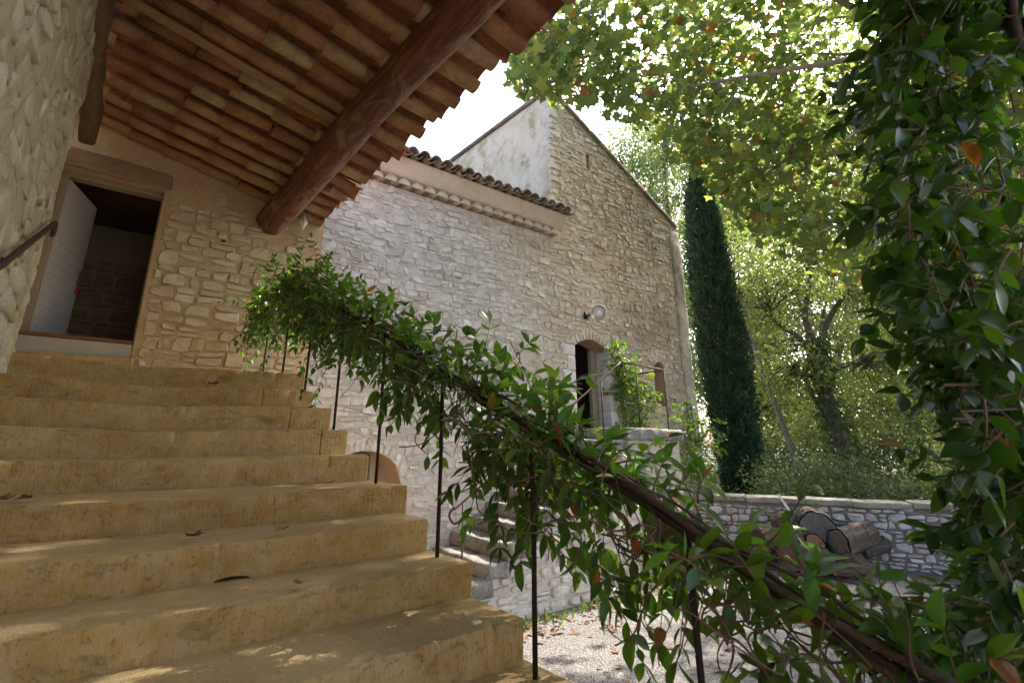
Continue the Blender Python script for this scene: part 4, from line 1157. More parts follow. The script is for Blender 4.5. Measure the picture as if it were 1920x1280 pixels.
# ------------------------------------------------------------------ dark vine hanging at the right, up a porch post
hv = thing('hanging_vine', 'dark leafy vine curtain hanging close at the right, over the lower railing', 'vine', (2.25, 0.2, GZ))
r = np.random.default_rng(99); twigs = Bag(); P, D, Nn, S = [], [], [], []
stem_top = np.array([2.28, 0.18, 2.6])
for k in range(4):
    zs = np.linspace(GZ, 2.7, 40); link('stem', Bag().add(*tube_vf(np.column_stack([2.42 + 0.03 * np.cos(zs * 4 + k * 1.6), 0.05 + 0.03 * np.sin(zs * 4 + k * 1.6), zs]), 0.022 - 0.003 * k, 7), 0.1 * k).mesh('stem', True), hv, M['vine_stem'])
edge = lambda v: float(np.interp(v, [0, 60, 150, 260, 380, 470, 560, 660, 760, 850, 950, 1060, 1180, 1280], [1610, 1600, 1560, 1580, 1610, 1590, 1640, 1700, 1740, 1780, 1790, 1780, 1740, 1720]))
for k in range(960):
    v = -180 + 1500 * r.random() ** 1.6; u = edge(min(max(v, 0), 1280)) + 85 + abs(r.normal(0, 130)); dep = r.uniform(1.25, 2.3)
    if u > 2150: u = r.uniform(1800, 2150)
    st = at(u, v, dep)
    add_sprig(st, np.array(-RTn * r.uniform(0.1, 0.9) + r.normal(0, 0.45, 3) + [0, 0, -0.3]), r.uniform(0.10, 0.30), r, 0.080, droop=0.9)
for k in range(36):
    v = r.uniform(0, 1280); p0 = np.array([2.27, 0.2, 0]) * [1, 1, 0] + [0, 0, at(1850, v, 1.6)[2]]; p3 = at(edge(v) + 60, v + r.uniform(-60, 100), r.uniform(1.3, 2.0))
    pts = [p0, p0 * 0.6 + p3 * 0.4 + r.normal(0, 0.06, 3), p3]
    twigs.add(*tube_vf(smooth_path(pts, 12), r.uniform(0.002, 0.004), 4, False), r.random())
kind(link('twigs', twigs.mesh('twigs'), hv, M['twig_wood']), 'stuff')
P, D, Nn, S = map(np.array, (P, D, Nn, S))
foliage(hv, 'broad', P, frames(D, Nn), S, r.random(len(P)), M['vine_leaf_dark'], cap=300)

# ------------------------------------------------------------------ trees
def branch_path(a, b, r, sag=0.12, n=8):
    a, b = np.asarray(a, float), np.asarray(b, float); L = np.linalg.norm(b - a)
    return smooth_path([a, a + (b - a) * 0.35 + r.normal(0, 0.06, 3) * L + [0, 0, sag * L], a + (b - a) * 0.7 + r.normal(0, 0.06, 3) * L + [0, 0, sag * 0.7 * L], b], n)


def cluster_leaves(C, n, spread, size, r, tpl_n=(0, 0, 1), hang=0.3):
    m = len(C) * n
    P = np.repeat(C, n, 0) + r.normal(0, 1, (m, 3)) * np.asarray(spread)
    D = r.normal(0, 1, (m, 3)); D[:, 2] -= hang; Nn = np.asarray(tpl_n) + r.normal(0, 0.55, (m, 3))
    return P, D, Nn, r.uniform(0.5, 1.25, m) * size


def tree(name, label, cat, base, trunk_top, r0, centres, rad, mat, leaf, per, ncl, seed, tpl='diamond', bark='trunk_bark', group=None, twig_r=0.02, shell=0.45, ivy=0, squash=None):
    """centres: list of (centre, radii) lobes that make up the crown"""
    r = np.random.default_rng(seed); base = np.asarray(base, float); tt = np.asarray(trunk_top, float)
    t = thing(name, label, cat, tuple(base), group)
    wood = Bag(); tp = smooth_path([base - [0, 0, 0.1], base * 0.65 + tt * 0.35 + r.normal(0, 0.12, 3), base * 0.3 + tt * 0.7 + r.normal(0, 0.12, 3), tt], 16)
    tr = np.linspace(r0, r0 * 0.62, len(tp)); tr[0] *= 1.35; wood.add(*tube_vf(tp, tr, 9), 0)
    C = []
    for (c, rr) in centres:
        c = np.asarray(c, float); rr = np.asarray(rr, float)
        bp = branch_path(tt - (tt - base) * r.uniform(0, 0.25), c, r, 0.08, 10); wood.add(*tube_vf(bp, np.linspace(r0 * 0.5, r0 * 0.16, len(bp)), 7), 0.1)
        m = max(4, int(ncl * (rr.prod() ** (1 / 3)) / np.mean([np.prod(np.asarray(q[1], float)) ** (1 / 3) for q in centres]) / len(centres)))
        d = r.normal(0, 1, (m, 3)); d /= np.linalg.norm(d, axis=1, keepdims=True)
        cc = c + d * rr * (r.random((m, 1)) ** shell); C.append(cc)
        for q in cc[:: max(1, m // 14)]:
            bp = branch_path(c * 0.75 + tt * 0.25, q, r, 0.05, 6); wood.add(*tube_vf(bp, np.linspace(r0 * 0.14, twig_r * 0.4, len(bp)), 5), 0.2)
    C = np.concatenate(C)
    P, D, Nn, S = cluster_leaves(C, per, rad, leaf, r)
    crown = link('trunk', wood.mesh('trunk', True), t, M[bark])
    W, F, T = leaf_cloud(tpl, P, frames(D, Nn), S, r.random(len(P)))
    kind(link('crown', make_mesh('crown', W, F, T), t, M[mat]), 'stuff')
    if ivy:
        m = ivy; k = r.integers(0, len(tp), m); ang = r.uniform(0, TAU, m)
        off = np.column_stack([np.cos(ang), np.sin(ang), np.zeros(m)]); P = tp[k] + off * (tr[k] * r.uniform(1.0, 2.1, m))[:, None] + r.normal(0, 0.08, (m, 3))
        W, F, T = leaf_cloud('diamond', P, frames(off * 0.5 + [0, 0, -0.8] + r.normal(0, 0.3, (m, 3)), off + r.normal(0, 0.3, (m, 3))), r.uniform(0.08, 0.15, m), r.random(m))
        kind(link('ivy', make_mesh('ivy', W, F, T), t, M['ivy_leaf']), 'stuff')
    return t


def gp(u, d, z=GZ):
    p = at(u, 640, d); return np.array([p[0], p[1], z])


# plane tree: trunk right of the frame, limbs reaching over the yard
pt = thing('plane_tree', 'spreading plane tree with lobed yellowing leaves hanging over the gable from above', 'tree', (10.5, -1.8, GZ))
r = np.random.default_rng(123); wood = Bag()
top = np.array([10.2, -1.5, 3.2])
tp = smooth_path([(10.5, -1.8, GZ - 0.1), (10.45, -1.75, 0.0), (10.3, -1.6, 1.8), top], 16); wood.add(*tube_vf(tp, np.linspace(0.42, 0.30, len(tp)), 12), 0)
edge_pts = [(960, 150), (1010, 60), (1100, 20), (1180, -40)]
low = lambda u: float(np.interp(u, [940, 1000, 1060, 1120, 1180, 1240, 1300, 1400, 1500, 1600, 1700, 1800], [150, 160, 180, 185, 215, 250, 295, 430, 490, 520, 540, 560]))
hi = lambda u: float(np.interp(u, [940, 1000, 1060, 1110], [120, 70, 20, -80]))
C = []
while len(C) < 760:
    u = r.uniform(960, 1800); lo_, h_ = low(u), hi(u)
    v = h_ + (lo_ - h_) * r.random() ** 0.85
    if u < 1130 and r.random() < 0.55: continue
    if 1130 <= u < 1300 and r.random() < 0.45: continue
    d = r.uniform(6.0, 8.5) + max(0, (u - 1150)) / 400 + r.uniform(0, 2.2) * (u > 1200)
    C.append(at(u, v, d))
C = np.array(C)
m = 760; dd_ = r.normal(0, 1, (m, 3)); dd_ /= np.linalg.norm(dd_, axis=1, keepdims=True)
C2 = np.array([12.0, 0.5, 7.0]) + dd_ * np.array([8.0, 6.5, 3.6]) * (r.random((m, 1)) ** 0.4)
C2 = C2[(C2[:, 1] < 2.8) | (r.random(len(C2)) < 0.35)]; pc = proj(C2); C2 = C2[(pc[:, 1] < -60) | (pc[:, 0] > 1860)]
limbs = []
for tgt in [at(1080, 30, 7.0), at(1200, 180, 7.6), at(1330, 60, 8.0), at(1470, 100, 8.2), at(1430, 330, 9.0), at(1600, 420, 9.5), at(1650, 120, 9.0), np.array([8, 2, 9.5]), np.array([12, 2, 9.0]), np.array([10, -4, 8.5]), np.array([14, -1, 8.0])]:
    bp = branch_path(top, tgt, r, 0.16, 18); limbs.append(bp); wood.add(*tube_vf(bp, np.linspace(0.085, 0.012, len(bp)), 8), 0.1)
LP = np.concatenate(limbs)
allC = np.concatenate([C, C2])
for q in allC[::2]:
    j = np.argmin(np.linalg.norm(LP - q, axis=1) + 0.3 * r.random(len(LP))); bp = branch_path(LP[j], q, r, 0.03, 6); wood.add(*tube_vf(bp, np.linspace(0.014, 0.004, len(bp)), 5), 0.2)
link('trunk', wood.mesh('trunk', True), pt, M['pale_branch'])
P, D, Nn, S = cluster_leaves(C, 15, (0.30, 0.30, 0.20), 0.19, r, hang=0.6)
uv = proj(P); ok = (uv[:, 1] < np.array([low(u) + 25 for u in uv[:, 0]])) & (uv[:, 0] > 955)
P, D, Nn, S = P[ok], D[ok], Nn[ok], S[ok]
Q, E_, M_, T_ = cluster_leaves(C2, 60, (0.5, 0.5, 0.3), 0.27, r, hang=0.6)
W, F, T = leaf_cloud('diamond', Q, frames(E_, M_), T_, r.random(len(Q)))
kind(link('crown', make_mesh('crown', W, F, T), pt, M['plane_leaf']), 'stuff')
foliage(pt, 'plane', P, frames(D, Nn), S, r.random(len(P)), M['plane_leaf'], cap=300, window=(955, 1620, 0, 540))

GT = 'trees beyond the garden wall'
b = gp(1560, 17)
tree('ivy_tree', 'ivy-clad tree forking behind the log pile and garden wall', 'tree', b, at(1535, 640, 17.3), 0.26,
     [(at(1420, 560, 16.5), (1.7, 1.7, 1.5)), (at(1510, 470, 17), (1.6, 1.6, 1.6)), (at(1620, 520, 18), (2.0, 2.0, 1.8)), (at(1480, 700, 17.5), (1.2, 1.2, 0.9)), (at(1640, 690, 18), (1.5, 1.5, 1.2)), (at(1560, 800, 18.6), (1.6, 1.6, 0.8))],
     (0.32, 0.32, 0.22), 'ash_leaf', 0.16, 50, 260, 1, group=GT, ivy=3200)
tree('slim_tree', 'slim pale trunk leaning left beside the cypress', 'tree', gp(1475, 18.5), at(1392, 560, 18.5), 0.11, [(at(1370, 470, 18.5), (1.5, 1.5, 1.3)), (at(1420, 520, 19), (1.2, 1.2, 1.0)), (at(1340, 560, 18.5), (1.0, 1.0, 0.9))], (0.35, 0.35, 0.25), 'ash_leaf', 0.15, 40, 90, 31, group=GT, bark='pale_branch')
tree('slim_tree', 'brown leaning trunk seen left of the hanging vine', 'tree', gp(1745, 17), at(1690, 520, 17), 0.13, [(at(1670, 440, 17), (1.5, 1.5, 1.3)), (at(1730, 500, 17.5), (1.2, 1.2, 1.0)), (at(1640, 560, 17), (0.9, 0.9, 0.8))], (0.35, 0.35, 0.25), 'ash_leaf', 0.15, 40, 90, 32, group=GT)
b = gp(1190, 26)
tree('poplar_tree', 'pale feathery tree rising behind the sloping gable edge', 'tree', b, at(1195, 520, 26), 0.25,
     [(at(1160, 290, 26), (1.9, 1.9, 2.0)), (at(1230, 360, 26.5), (1.9, 1.9, 2.2)), (at(1260, 250, 27), (2.0, 2.0, 1.8)), (at(1270, 500, 26), (1.5, 1.5, 2.0))],
     (0.42, 0.42, 0.36), 'poplar_leaf', 0.18, 46, 210, 2, group=GT)
TL = [('ash_tree', 'tall yellow-green tree behind the dark cypress', 1400, 25, [(1400, 600, 25, 2.6), (1350, 430, 25, 2.4), (1440, 380, 26, 2.8), (1330, 720, 24, 1.6), (1450, 760, 25, 2.0)], 'ash_leaf', 3),
      ('ash_tree', 'bright hazy tree filling the gap right of the ivy-clad trunk', 1690, 24, [(1690, 620, 24, 2.8), (1720, 480, 25, 3.0), (1640, 760, 25, 2.0), (1750, 780, 24, 2.2), (1600, 330, 27, 3.4)], 'ash_leaf', 4),
      ('ash_tree', 'leafy tree glimpsed through the dark hanging vine', 1860, 20, [(1850, 650, 20, 2.6), (1900, 420, 21, 3.2), (1820, 300, 23, 3.2), (1850, 820, 20, 1.6), (1980, 600, 20, 3.0)], 'ash_leaf', 5),
      ('poplar_tree', 'greyish tall tree far behind the plane tree leaves', 1530, 34, [(1530, 420, 34, 4.5), (1450, 250, 35, 4.5), (1640, 260, 34, 4.8), (1560, 620, 34, 3.5), (1560, 90, 36, 5.0)], 'poplar_leaf', 6),
      ('poplar_tree', 'far pale tree low behind the cypress', 1360, 36, [(1360, 700, 36, 3.5), (1300, 560, 36, 3.0), (1430, 620, 37, 3.6)], 'poplar_leaf', 7),
      ('poplar_tree', 'distant tall tree filling the gap above the cypress', 1330, 44, [(1330, 420, 44, 5.5), (1230, 300, 44, 5), (1420, 300, 44, 6), (1360, 620, 44, 5)], 'poplar_leaf', 10),
      ('ash_tree', 'distant broad tree behind the ivy-clad trunk', 1580, 44, [(1500, 560, 44, 5.5), (1600, 480, 45, 6), (1580, 740, 44, 5), (1680, 640, 44, 5.5), (1480, 760, 44, 4.5), (1560, 300, 46, 6.5)], 'ash_leaf', 11),
      ('ash_tree', 'distant tree glimpsed through the right half of the hanging vine', 1830, 42, [(1780, 560, 42, 5.5), (1880, 480, 42, 6), (1820, 760, 42, 4.5), (1740, 330, 44, 6.5)], 'ash_leaf', 12),
      ('ash_tree', 'far hazy tree low behind the right end of the garden wall', 1740, 36, [(1740, 720, 36, 3.5), (1660, 620, 37, 3.4), (1820, 640, 36, 3.8)], 'ash_leaf', 8),
      ('ash_tree', 'tall tree just beyond the wall, mostly hidden by the hanging vine', 1800, 15, [(1790, 330, 15, 2.2), (1760, 170, 16, 2.4), (1880, 120, 16, 2.8), (1850, 420, 15.5, 2.2), (1900, 260, 14.5, 2.4)], 'ash_leaf', 13),
      ('plane_tree', 'shady tree behind the hanging vine at the right edge', 2090, 15, [(2050, 420, 15, 3.4), (1980, 250, 17, 3.2), (2180, 330, 14, 3.2), (2060, 640, 15, 2.4), (2150, 80, 16, 3.6)], 'ash_leaf', 9)]
for nm, lab, u, d, lobes, mt, sd in TL:
    tree(nm, lab, 'tree', gp(u, d), at(u + 10, 760, d), 0.24, [(at(a, bb, c), (rr, rr, rr * 0.85)) for a, bb, c, rr in lobes], (0.55, 0.55, 0.40) if d < 40 else (0.9, 0.9, 0.6), mt, 0.19 if d < 30 else (0.27 if d < 40 else 0.42), 52, 400 if d < 40 else 520, sd, group=GT)
# bushes at the foot of the trees
BL = [('dark round bush right behind the coping beside the cypress', 1440, 13.6, (1.3, 1.2, 1.35)), ('tangled grey-green bush behind the log pile', 1520, 14.4, (1.2, 1.2, 1.1)),
      ('low bush behind the coping right of the log pile', 1640, 13.2, (1.3, 1.2, 1.05)), ('bright low bush seen between the hanging vine leaves', 1750, 12.4, (1.2, 1.2, 1.1)), ('rounded bush at the far right of the garden wall', 1860, 11.8, (1.4, 1.3, 1.4)), ('dense bush far behind the ivy-clad trunk', 1590, 20.0, (2.6, 2.2, 2.2)), ('dense bush in shadow behind the cypress foot', 1390, 20.0, (2.4, 2.2, 2.6)), ('broad bush far behind the bright gap in the trees', 1760, 20.0, (2.8, 2.4, 2.2)),
      ('very far bush left of the ivy-clad trunk', 1480, 27.0, (3.2, 3.0, 2.4)), ('very far bush right of the ivy-clad trunk', 1660, 27.0, (3.4, 3.0, 2.5)), ('very far bush behind the hanging vine', 1830, 26.0, (3.4, 3.0, 2.6))]
for k, (lab, u, d, rr) in enumerate(BL):
    rr = (rr[0], rr[1], rr[2] * (0.75, 0.95, 0.7, 1.05)[k % 4]); b = gp(u, d); c = b + [0, 0, rr[2] * 0.95]
    tree('bush', lab, 'bush', b, b + [0, 0, 0.5], 0.05, [(c + [0, 0, 0.1], rr), (c + np.array([rr[0] * 0.5, -0.2, -0.2]), np.array(rr) * 0.7), (c + np.array([-rr[0] * 0.5, 0.2, -0.3]), np.array(rr) * 0.7)], tuple(np.array((0.2, 0.2, 0.16)) * max(1, d / 16)), 'bush_leaf' if k not in (3,) else 'ash_leaf', 0.11 * max(1, d / 17), 40, 150, 20 + k, group='bushes behind the garden wall')
# cypress
cb = gp(1362, 15.2); cy = thing('cypress', 'tall narrow dark cypress beside the right corner of the house', 'tree', tuple(cb))
r = np.random.default_rng(44)
ctop = at(1303, 322, 15.2); Hc = ctop[2] - GZ
lean = np.array([ctop[0] - cb[0], ctop[1] - cb[1]])
m = 60000; h = r.uniform(0.04, 1, m); ang = r.uniform(0, TAU, m)
prof = np.interp(h, [0.0, 0.1, 0.25, 0.45, 0.65, 0.8, 0.92, 1.0], [0.30, 0.46, 0.55, 0.60, 0.56, 0.46, 0.31, 0.04])
lump = 1 + 0.26 * vnoise(np.column_stack([np.cos(ang) * 2, np.sin(ang) * 2, h * 9]), 1.6, 5) + 0.20 * vnoise(np.column_stack([np.cos(ang) * 3, np.sin(ang) * 3, h * 22]), 2.1, 6)
rad = prof * lump * (1 - 0.5 * r.random(m) ** 2.2)
hk = h * Hc; axis = np.column_stack([cb[0] + lean[0] * h, cb[1] + lean[1] * h, GZ + hk])
out = np.column_stack([np.cos(ang), np.sin(ang), np.zeros(m)]); P = axis + out * rad[:, None]
W, F, T = leaf_cloud('spray', P, frames(out * 0.7 + [0, 0, 0.8] + r.normal(0, 0.5, (m, 3)), out + r.normal(0, 0.6, (m, 3))), r.uniform(0.07, 0.19, m), np.clip(0.5 + 0.45 * vnoise(np.column_stack([out[:, 0] * 2, out[:, 1] * 2, h * 14]), 1.5, 8) + r.normal(0, 0.15, m), 0, 0.999))
kind(link('crown', make_mesh('crown', W, F, T), cy, M['cypress_leaf']), 'stuff')
link('trunk', Bag().add(*tube_vf([cb - [0, 0, 0.1], cb + [lean[0] * 0.5, lean[1] * 0.5, Hc * 0.5], cb + [lean[0], lean[1], Hc * 0.93]], [0.22, 0.12, 0.02], 8), 0).mesh('trunk', True), cy, M['trunk_bark'])

# ------------------------------------------------------------------ garden wall
ga = np.array([10.55, 6.75]); gdir = np.array([1.85, -3.55]); gdir /= np.linalg.norm(gdir); GL = 7.6; gn = np.array([gdir[1], -gdir[0]])
if gn @ (-ga) < 0: gn = -gn
gwm = lambda V: np.column_stack([ga[0] + gdir[0] * V[:, 0] + gn[0] * V[:, 2], ga[1] + gdir[1] * V[:, 0] + gn[1] * V[:, 2], V[:, 1]])
garden = thing('garden_wall', 'low rubble garden wall with flat coping behind the log pile', 'wall', (ga[0] + gdir[0] * 3, ga[1] + gdir[1] * 3, GZ))
V, F = box_vf(0, GL, GZ - 0.1, -1.13, -0.45, 0.0)
link('wall_core', Bag().add(gwm(V), F, 0.5).mesh('wall_core'), garden, M['garden_mortar'])
lay_stones(garden, rubble(0, GL, GZ, -1.14, ch=(0.075, 0.165), cw=(0.11, 0.28), gap=0.012, seed=51), gwm, M['garden_stone'], proud=(0.03, 0.06), seed=52, tilt=0.10, bev=0.7, keep=lambda p: p[:, 1].max() < -1.12, window=(1330, 1920, 900, 1120))
x = -0.05; k = 0
while x < GL:
    L = rng.uniform(0.75, 1.15); V, F = rough_box(x, x + L - 0.012, -0.52, 0.085, 0, 0.105, 0.09, 0.02, 0.010, 5, 500 + k)
    P = gwm(np.column_stack([V[:, 0], -1.128 + V[:, 2] + rng.normal(0, 0.006), V[:, 1]])); F = F[:, ::-1]
    link('coping_slab', Bag().add(P, F, rng.random()).mesh('coping_slab', True), garden, M['coping_stone']); x += L; k += 1

# ------------------------------------------------------------------ logs
LOGS = [  # label, u, v (centre of the cut end), radius, length, forward offset from the wall, cut, yaw, tilt
    ('short log tilted on the very top left of the pile', 1527, 972, 0.19, 0.42, 0.50, 'cut_grey', 0.9, -0.25),
    ('big round grey log end crowning the pile', 1566, 986, 0.30, 0.5, 0.66, 'cut_grey', 0.1, 0.05),
    ('greenish weathered log slanting left of the big grey log end', 1522, 1000, 0.21, 0.5, 0.72, 'cut_grey', -0.7, -0.25),
    ('slim orange-ended log at the left flank of the pile', 1484, 1008, 0.17, 0.55, 0.70, 'cut_orange', 0.5, 0.1),
    ('small pale orange log end in the heart of the pile', 1563, 1016, 0.16, 0.6, 0.86, 'cut_orange', 0.0, 0.0),
    ('long log lying out to the right with a dark sawn end', 1606, 1014, 0.22, 0.85, 0.80, 'cut_grey', -0.75, 0.12),
    ('half hidden brown log at the bottom left of the pile', 1462, 1036, 0.22, 0.5, 0.80, 'cut_brown', 0.4, 0.0),
    ('largest reddish brown log at the base of the pile', 1522, 1038, 0.29, 0.5, 0.92, 'cut_brown', -0.1, 0.0),
    ('dark log wedged low under the orange log end', 1575, 1046, 0.22, 0.5, 0.95, 'cut_grey', 0.1, 0.0),
    ('thin branch log lying across the front foot of the pile', 1598, 1064, 0.09, 0.7, 1.25, 'cut_orange', -1.0, 0.0),
    ('small dark log leaning behind the right side of the pile', 1648, 1030, 0.13, 0.6, 0.45, 'cut_grey', -0.9, 0.2),
    ('dark low log at the bottom right of the pile', 1627, 1058, 0.20, 0.5, 0.95, 'cut_brown', -0.3, 0.0)]
r = np.random.default_rng(61)
for k, (lab, u, v, R_, L, off, cut, yaw, tilt) in enumerate(LOGS):
    d = ray(u - 34, v + 4); o2 = ga + gn * off                # plane parallel to the wall, `off` in front of it
    c = d * ((o2 @ gn) / (d[:2] @ gn)); c[2] = max(c[2], GZ + R_ * 0.92)
    ax2 = Matrix.Rotation(yaw, 3, 'Z') @ Vector((-gn[0], -gn[1], 0)); ax = np.array([ax2.x, ax2.y, tilt]); ax /= np.linalg.norm(ax)
    lg = thing('log', lab, 'log', tuple(c), 'sawn logs piled against the garden wall')
    n = 22; a = np.linspace(0, TAU, n, endpoint=False); side = np.cross(ax, [0, 0, 1]); side /= np.linalg.norm(side); u2 = np.cross(side, ax)
    rr = R_ * (1 + 0.07 * np.sin(2 * a + k) + 0.05 * np.sin(3 * a + 2 * k) + 0.04 * np.sin(7 * a + k) + r.normal(0, 0.02, n))
    ring = lambda t, s: c + ax * t + (rr * s)[:, None] * (np.cos(a)[:, None] * side + np.sin(a)[:, None] * u2)
    ts = np.linspace(0, L, 7); V = np.concatenate([ring(t, 1 + r.normal(0, 0.02)) + r.normal(0, 0.011 * (t > 0) * (t < L), (n, 3)) for t in ts])
    i, j = np.meshgrid(np.arange(6), np.arange(n), indexing='ij'); q = i * n + j; q2 = i * n + (j + 1) % n
    link('bark', Bag().add(V, np.stack([q, q2, q2 + n, q + n], -1).reshape(-1, 4), 0.1 * k).mesh('bark'), lg, M['log_bark'])
    for t, nm in ((-0.002, 'cut_end'), (L + 0.002, 'cut_end')):
        rings = [ring(t, 0.93), ring(t - 0.006 * (1 if t < 0 else -1), 0.8), ring(t - 0.002 * (1 if t < 0 else -1), 0.45)]
        V = np.concatenate([*rings, [c + ax * t]]); V[:-1] += r.normal(0, 0.005, (3 * n, 3)); jj = np.arange(n); k2 = (jj + 1) % n
        F = np.concatenate([np.concatenate([np.stack([o + jj, o + n + jj, o + k2], 1), np.stack([o + n + jj, o + n + k2, o + k2], 1)]) for o in (0, n)] + [np.stack([2 * n + jj, np.full(n, 3 * n), 2 * n + k2], 1)])
        link(nm, Bag().add(V, F, np.concatenate([np.full(n, 0.93), np.full(n, 0.8), np.full(n, 0.45), [0.0]])).mesh(nm), lg, M[cut])

# ------------------------------------------------------------------ courtyard steps along the facade, their railing, lamp and plants
cs = thing('courtyard_steps', 'mossy grey stone steps rising along the facade to the small arched door', 'steps', (5.5, 6.6, GZ))
nst = 13; X0, X1, ZL = 3.45, 7.28, 0.25
for k in range(nst):
    zt = GZ + (ZL - GZ) * (k + 1) / nst; xa = X0 + (X1 - X0) * k / (nst - 1) if k else X0
    xb = X0 + (X1 - X0) * (k + 1) / (nst - 1) + 0.08 if k < nst - 1 else 8.95
    V, F = rough_box(xa, xb, 5.88 + rng.normal(0, 0.02), YF - 0.01, zt - 0.20, zt, 0.09, 0.035, 0.022, 5, 700 + k)
    link('step', Bag().add(V, F, rng.random()).mesh('step', True), cs, M['old_step'])
bag = Bag()
for k in range(nst):
    zt = GZ + (ZL - GZ) * (k + 1) / nst - 0.19; xa = X0 + (X1 - X0) * k / (nst - 1) + 0.03; xb = X0 + (X1 - X0) * (k + 1) / (nst - 1) + 0.03 if k < nst - 1 else 8.9
    if zt > GZ + 0.02: bag.add(*box_vf(xa, xb - 0.001, 5.98, YF - 0.02, GZ, zt), 0.5)
link('flank_core', bag.mesh('flank_core'), cs, M['facade_mortar'])
fl = lambda V: np.column_stack([V[:, 0], 5.98 - V[:, 2], V[:, 1]])
lay_stones(cs, rubble(X0, 8.9, GZ, 0.1, ch=(0.1, 0.18), cw=(0.16, 0.36), gap=0.014, seed=71), fl, M['facade_stone'], proud=(0.02, 0.05), seed=72,
           keep=lambda p: p[:, 0].min() > X0 and p[:, 0].max() < 8.9 and p[:, 1].max() < GZ - 0.12 + (ZL - GZ) * np.clip((p[:, 0].min() - X0 - 0.1) / (X1 - X0), 0, 1))
cr = thing('courtyard_railing', 'slim rusty railing with curled foot beside the mossy courtyard steps', 'railing', (5.5, 5.95, GZ))
ry = 5.95
rp = [(4.05, ry, -0.92), (3.93, ry, -0.95), (3.86, ry, -0.85), (3.93, ry, -0.76), (4.04, ry, -0.72), (5.2, ry, 0.02), (6.3, ry, 0.70), (7.34, ry, 1.36)]
link('top_rail', Bag().add(*tube_vf(smooth_path(rp, 60), 0.015, 7), 0).mesh('top_rail', True), cr, M['rust_iron'])
link('landing_rail', Bag().add(*tube_vf([(7.34, ry, 1.36), (8.5, ry, 1.335), (8.62, ry + 0.05, 1.33), (8.62, 6.6, 1.32)], 0.015, 7), 0).mesh('landing_rail', True), cr, M['rust_iron'])
for px_ in (4.06, 5.1, 6.0, 6.8, 7.75, 8.58):
    zt = float(np.interp(px_, [4.04, 7.34, 8.6], [-0.72, 1.36, 1.335])); zb = GZ + (ZL - GZ) * min(1, max(0, math.floor((px_ - X0) / (X1 - X0) * (nst - 1)) + 1) / nst)
    link('post', Bag().add(*tube_vf([(px_, ry, zb - 0.03), (px_, ry, zt)], 0.012, 7), 0).mesh('post', True), cr, M['rust_iron'])

p = on_y(1122, 587, YF - 0.35); w = on_y(1098, 592, YF - 0.02)
wl = thing('wall_lamp', 'round white enamel lamp on a dark arm above the arched door', 'lamp', tuple(w))
link('arm', Bag().add(*tube_vf(smooth_path([w, w + [0.02, -0.12, 0.0], (w + p) / 2 + [0, -0.05, 0.06], p + [-0.02, 0.05, 0.03]], 14), 0.014, 6), 0).add(*box_vf(w[0] - 0.05, w[0] + 0.05, YF - 0.045, YF - 0.01, w[2] - 0.07, w[2] + 0.07), 0).mesh('arm', True), wl, M['dark_metal'])
ax = np.array([-0.35, -0.80, -0.42]); ax /= np.linalg.norm(ax); pth = [p - ax * 0.13, p - ax * 0.09, p - ax * 0.03, p + ax * 0.01, p + ax * 0.012]
link('shade', Bag().add(*tube_vf(pth, [0.04, 0.08, 0.15, 0.175, 0.16], 20, False), 0).add(*tube_vf([p - ax * 0.02, p - ax * 0.015], [0.13, 0.13], 20), 0).mesh('shade', True), wl, M['enamel'])
sp = [p + ax * t for t in np.linspace(-0.03, 0.09, 7)]; link('bulb', Bag().add(*tube_vf(sp, [0.03, 0.05, 0.062, 0.065, 0.058, 0.04, 0.01], 12), 0).mesh('bulb', True), wl, M['frosted_glass'])

def climber(name, label, C, root, n, spread, seed, leaf=0.10):
    r = np.random.default_rng(seed); t = thing(name, label, 'climbing plant', root); wood = Bag(); C = np.array(C)
    for k in range(4):
        pts = [np.array(root) + r.normal(0, 0.03, 3) * [1, 1, 0]] + [c + r.normal(0, 0.08, 3) * [1, 0.3, 1] for c in C[:: max(1, len(C) // 5)]]
        wood.add(*tube_vf(smooth_path(pts, 30), 0.008, 5, False), 0.1 * k)
    P, D, Nn, S = [], [], [], []
    for c in C:
        for _ in range(n):
            q = c + r.normal(0, 1, 3) * spread; ax = r.normal(0, 1, 3) + [0, -0.5, -0.5]; ax /= np.linalg.norm(ax); sd = np.cross(ax, r.normal(0, 1, 3)); sd /= np.linalg.norm(sd)
            for m in range(5):
                for s in (1, -1):
                    P.append(q + ax * 0.045 * m); D.append(ax * 0.4 + sd * s); Nn.append(np.array([0, -0.5, 1.0]) + r.normal(0, 0.3, 3)); S.append(leaf * r.uniform(0.6, 1.1))
    link('stem', wood.mesh('stem', True), t, M['vine_stem'])
    W, F, T = leaf_cloud('diamond', np.array(P), frames(np.array(D), np.array(Nn)), np.array(S), np.repeat(r.random(len(P) // 10), 10))
    kind(link('foliage', make_mesh('foliage', W, F, T), t, M['wisteria_leaf']), 'stuff')


climber('wisteria', 'fresh green climber beside the arched door behind the courtyard railing', [on_y(u, v, YF - 0.18) for u, v in ((1152, 660), (1160, 680), (1170, 705), (1188, 700), (1183, 735), (1172, 760), (1202, 720), (1197, 770), (1217, 750), (1207, 800), (1178, 800), (1165, 725))], (9.05, YF - 0.2, GZ), 20, (0.15, 0.10, 0.16), 81)
climber('wisteria', 'pale green climber at the foot of the right house corner by the cypress', [on_y(u, v, YF - 0.5) for u, v in ((1290, 770), (1300, 800), (1280, 820), (1310, 830), (1330, 810), (1295, 850), (1320, 870), (1275, 870), (1300, 890))], (10.9, YF - 0.4, GZ), 18, (0.18, 0.12, 0.16), 82)

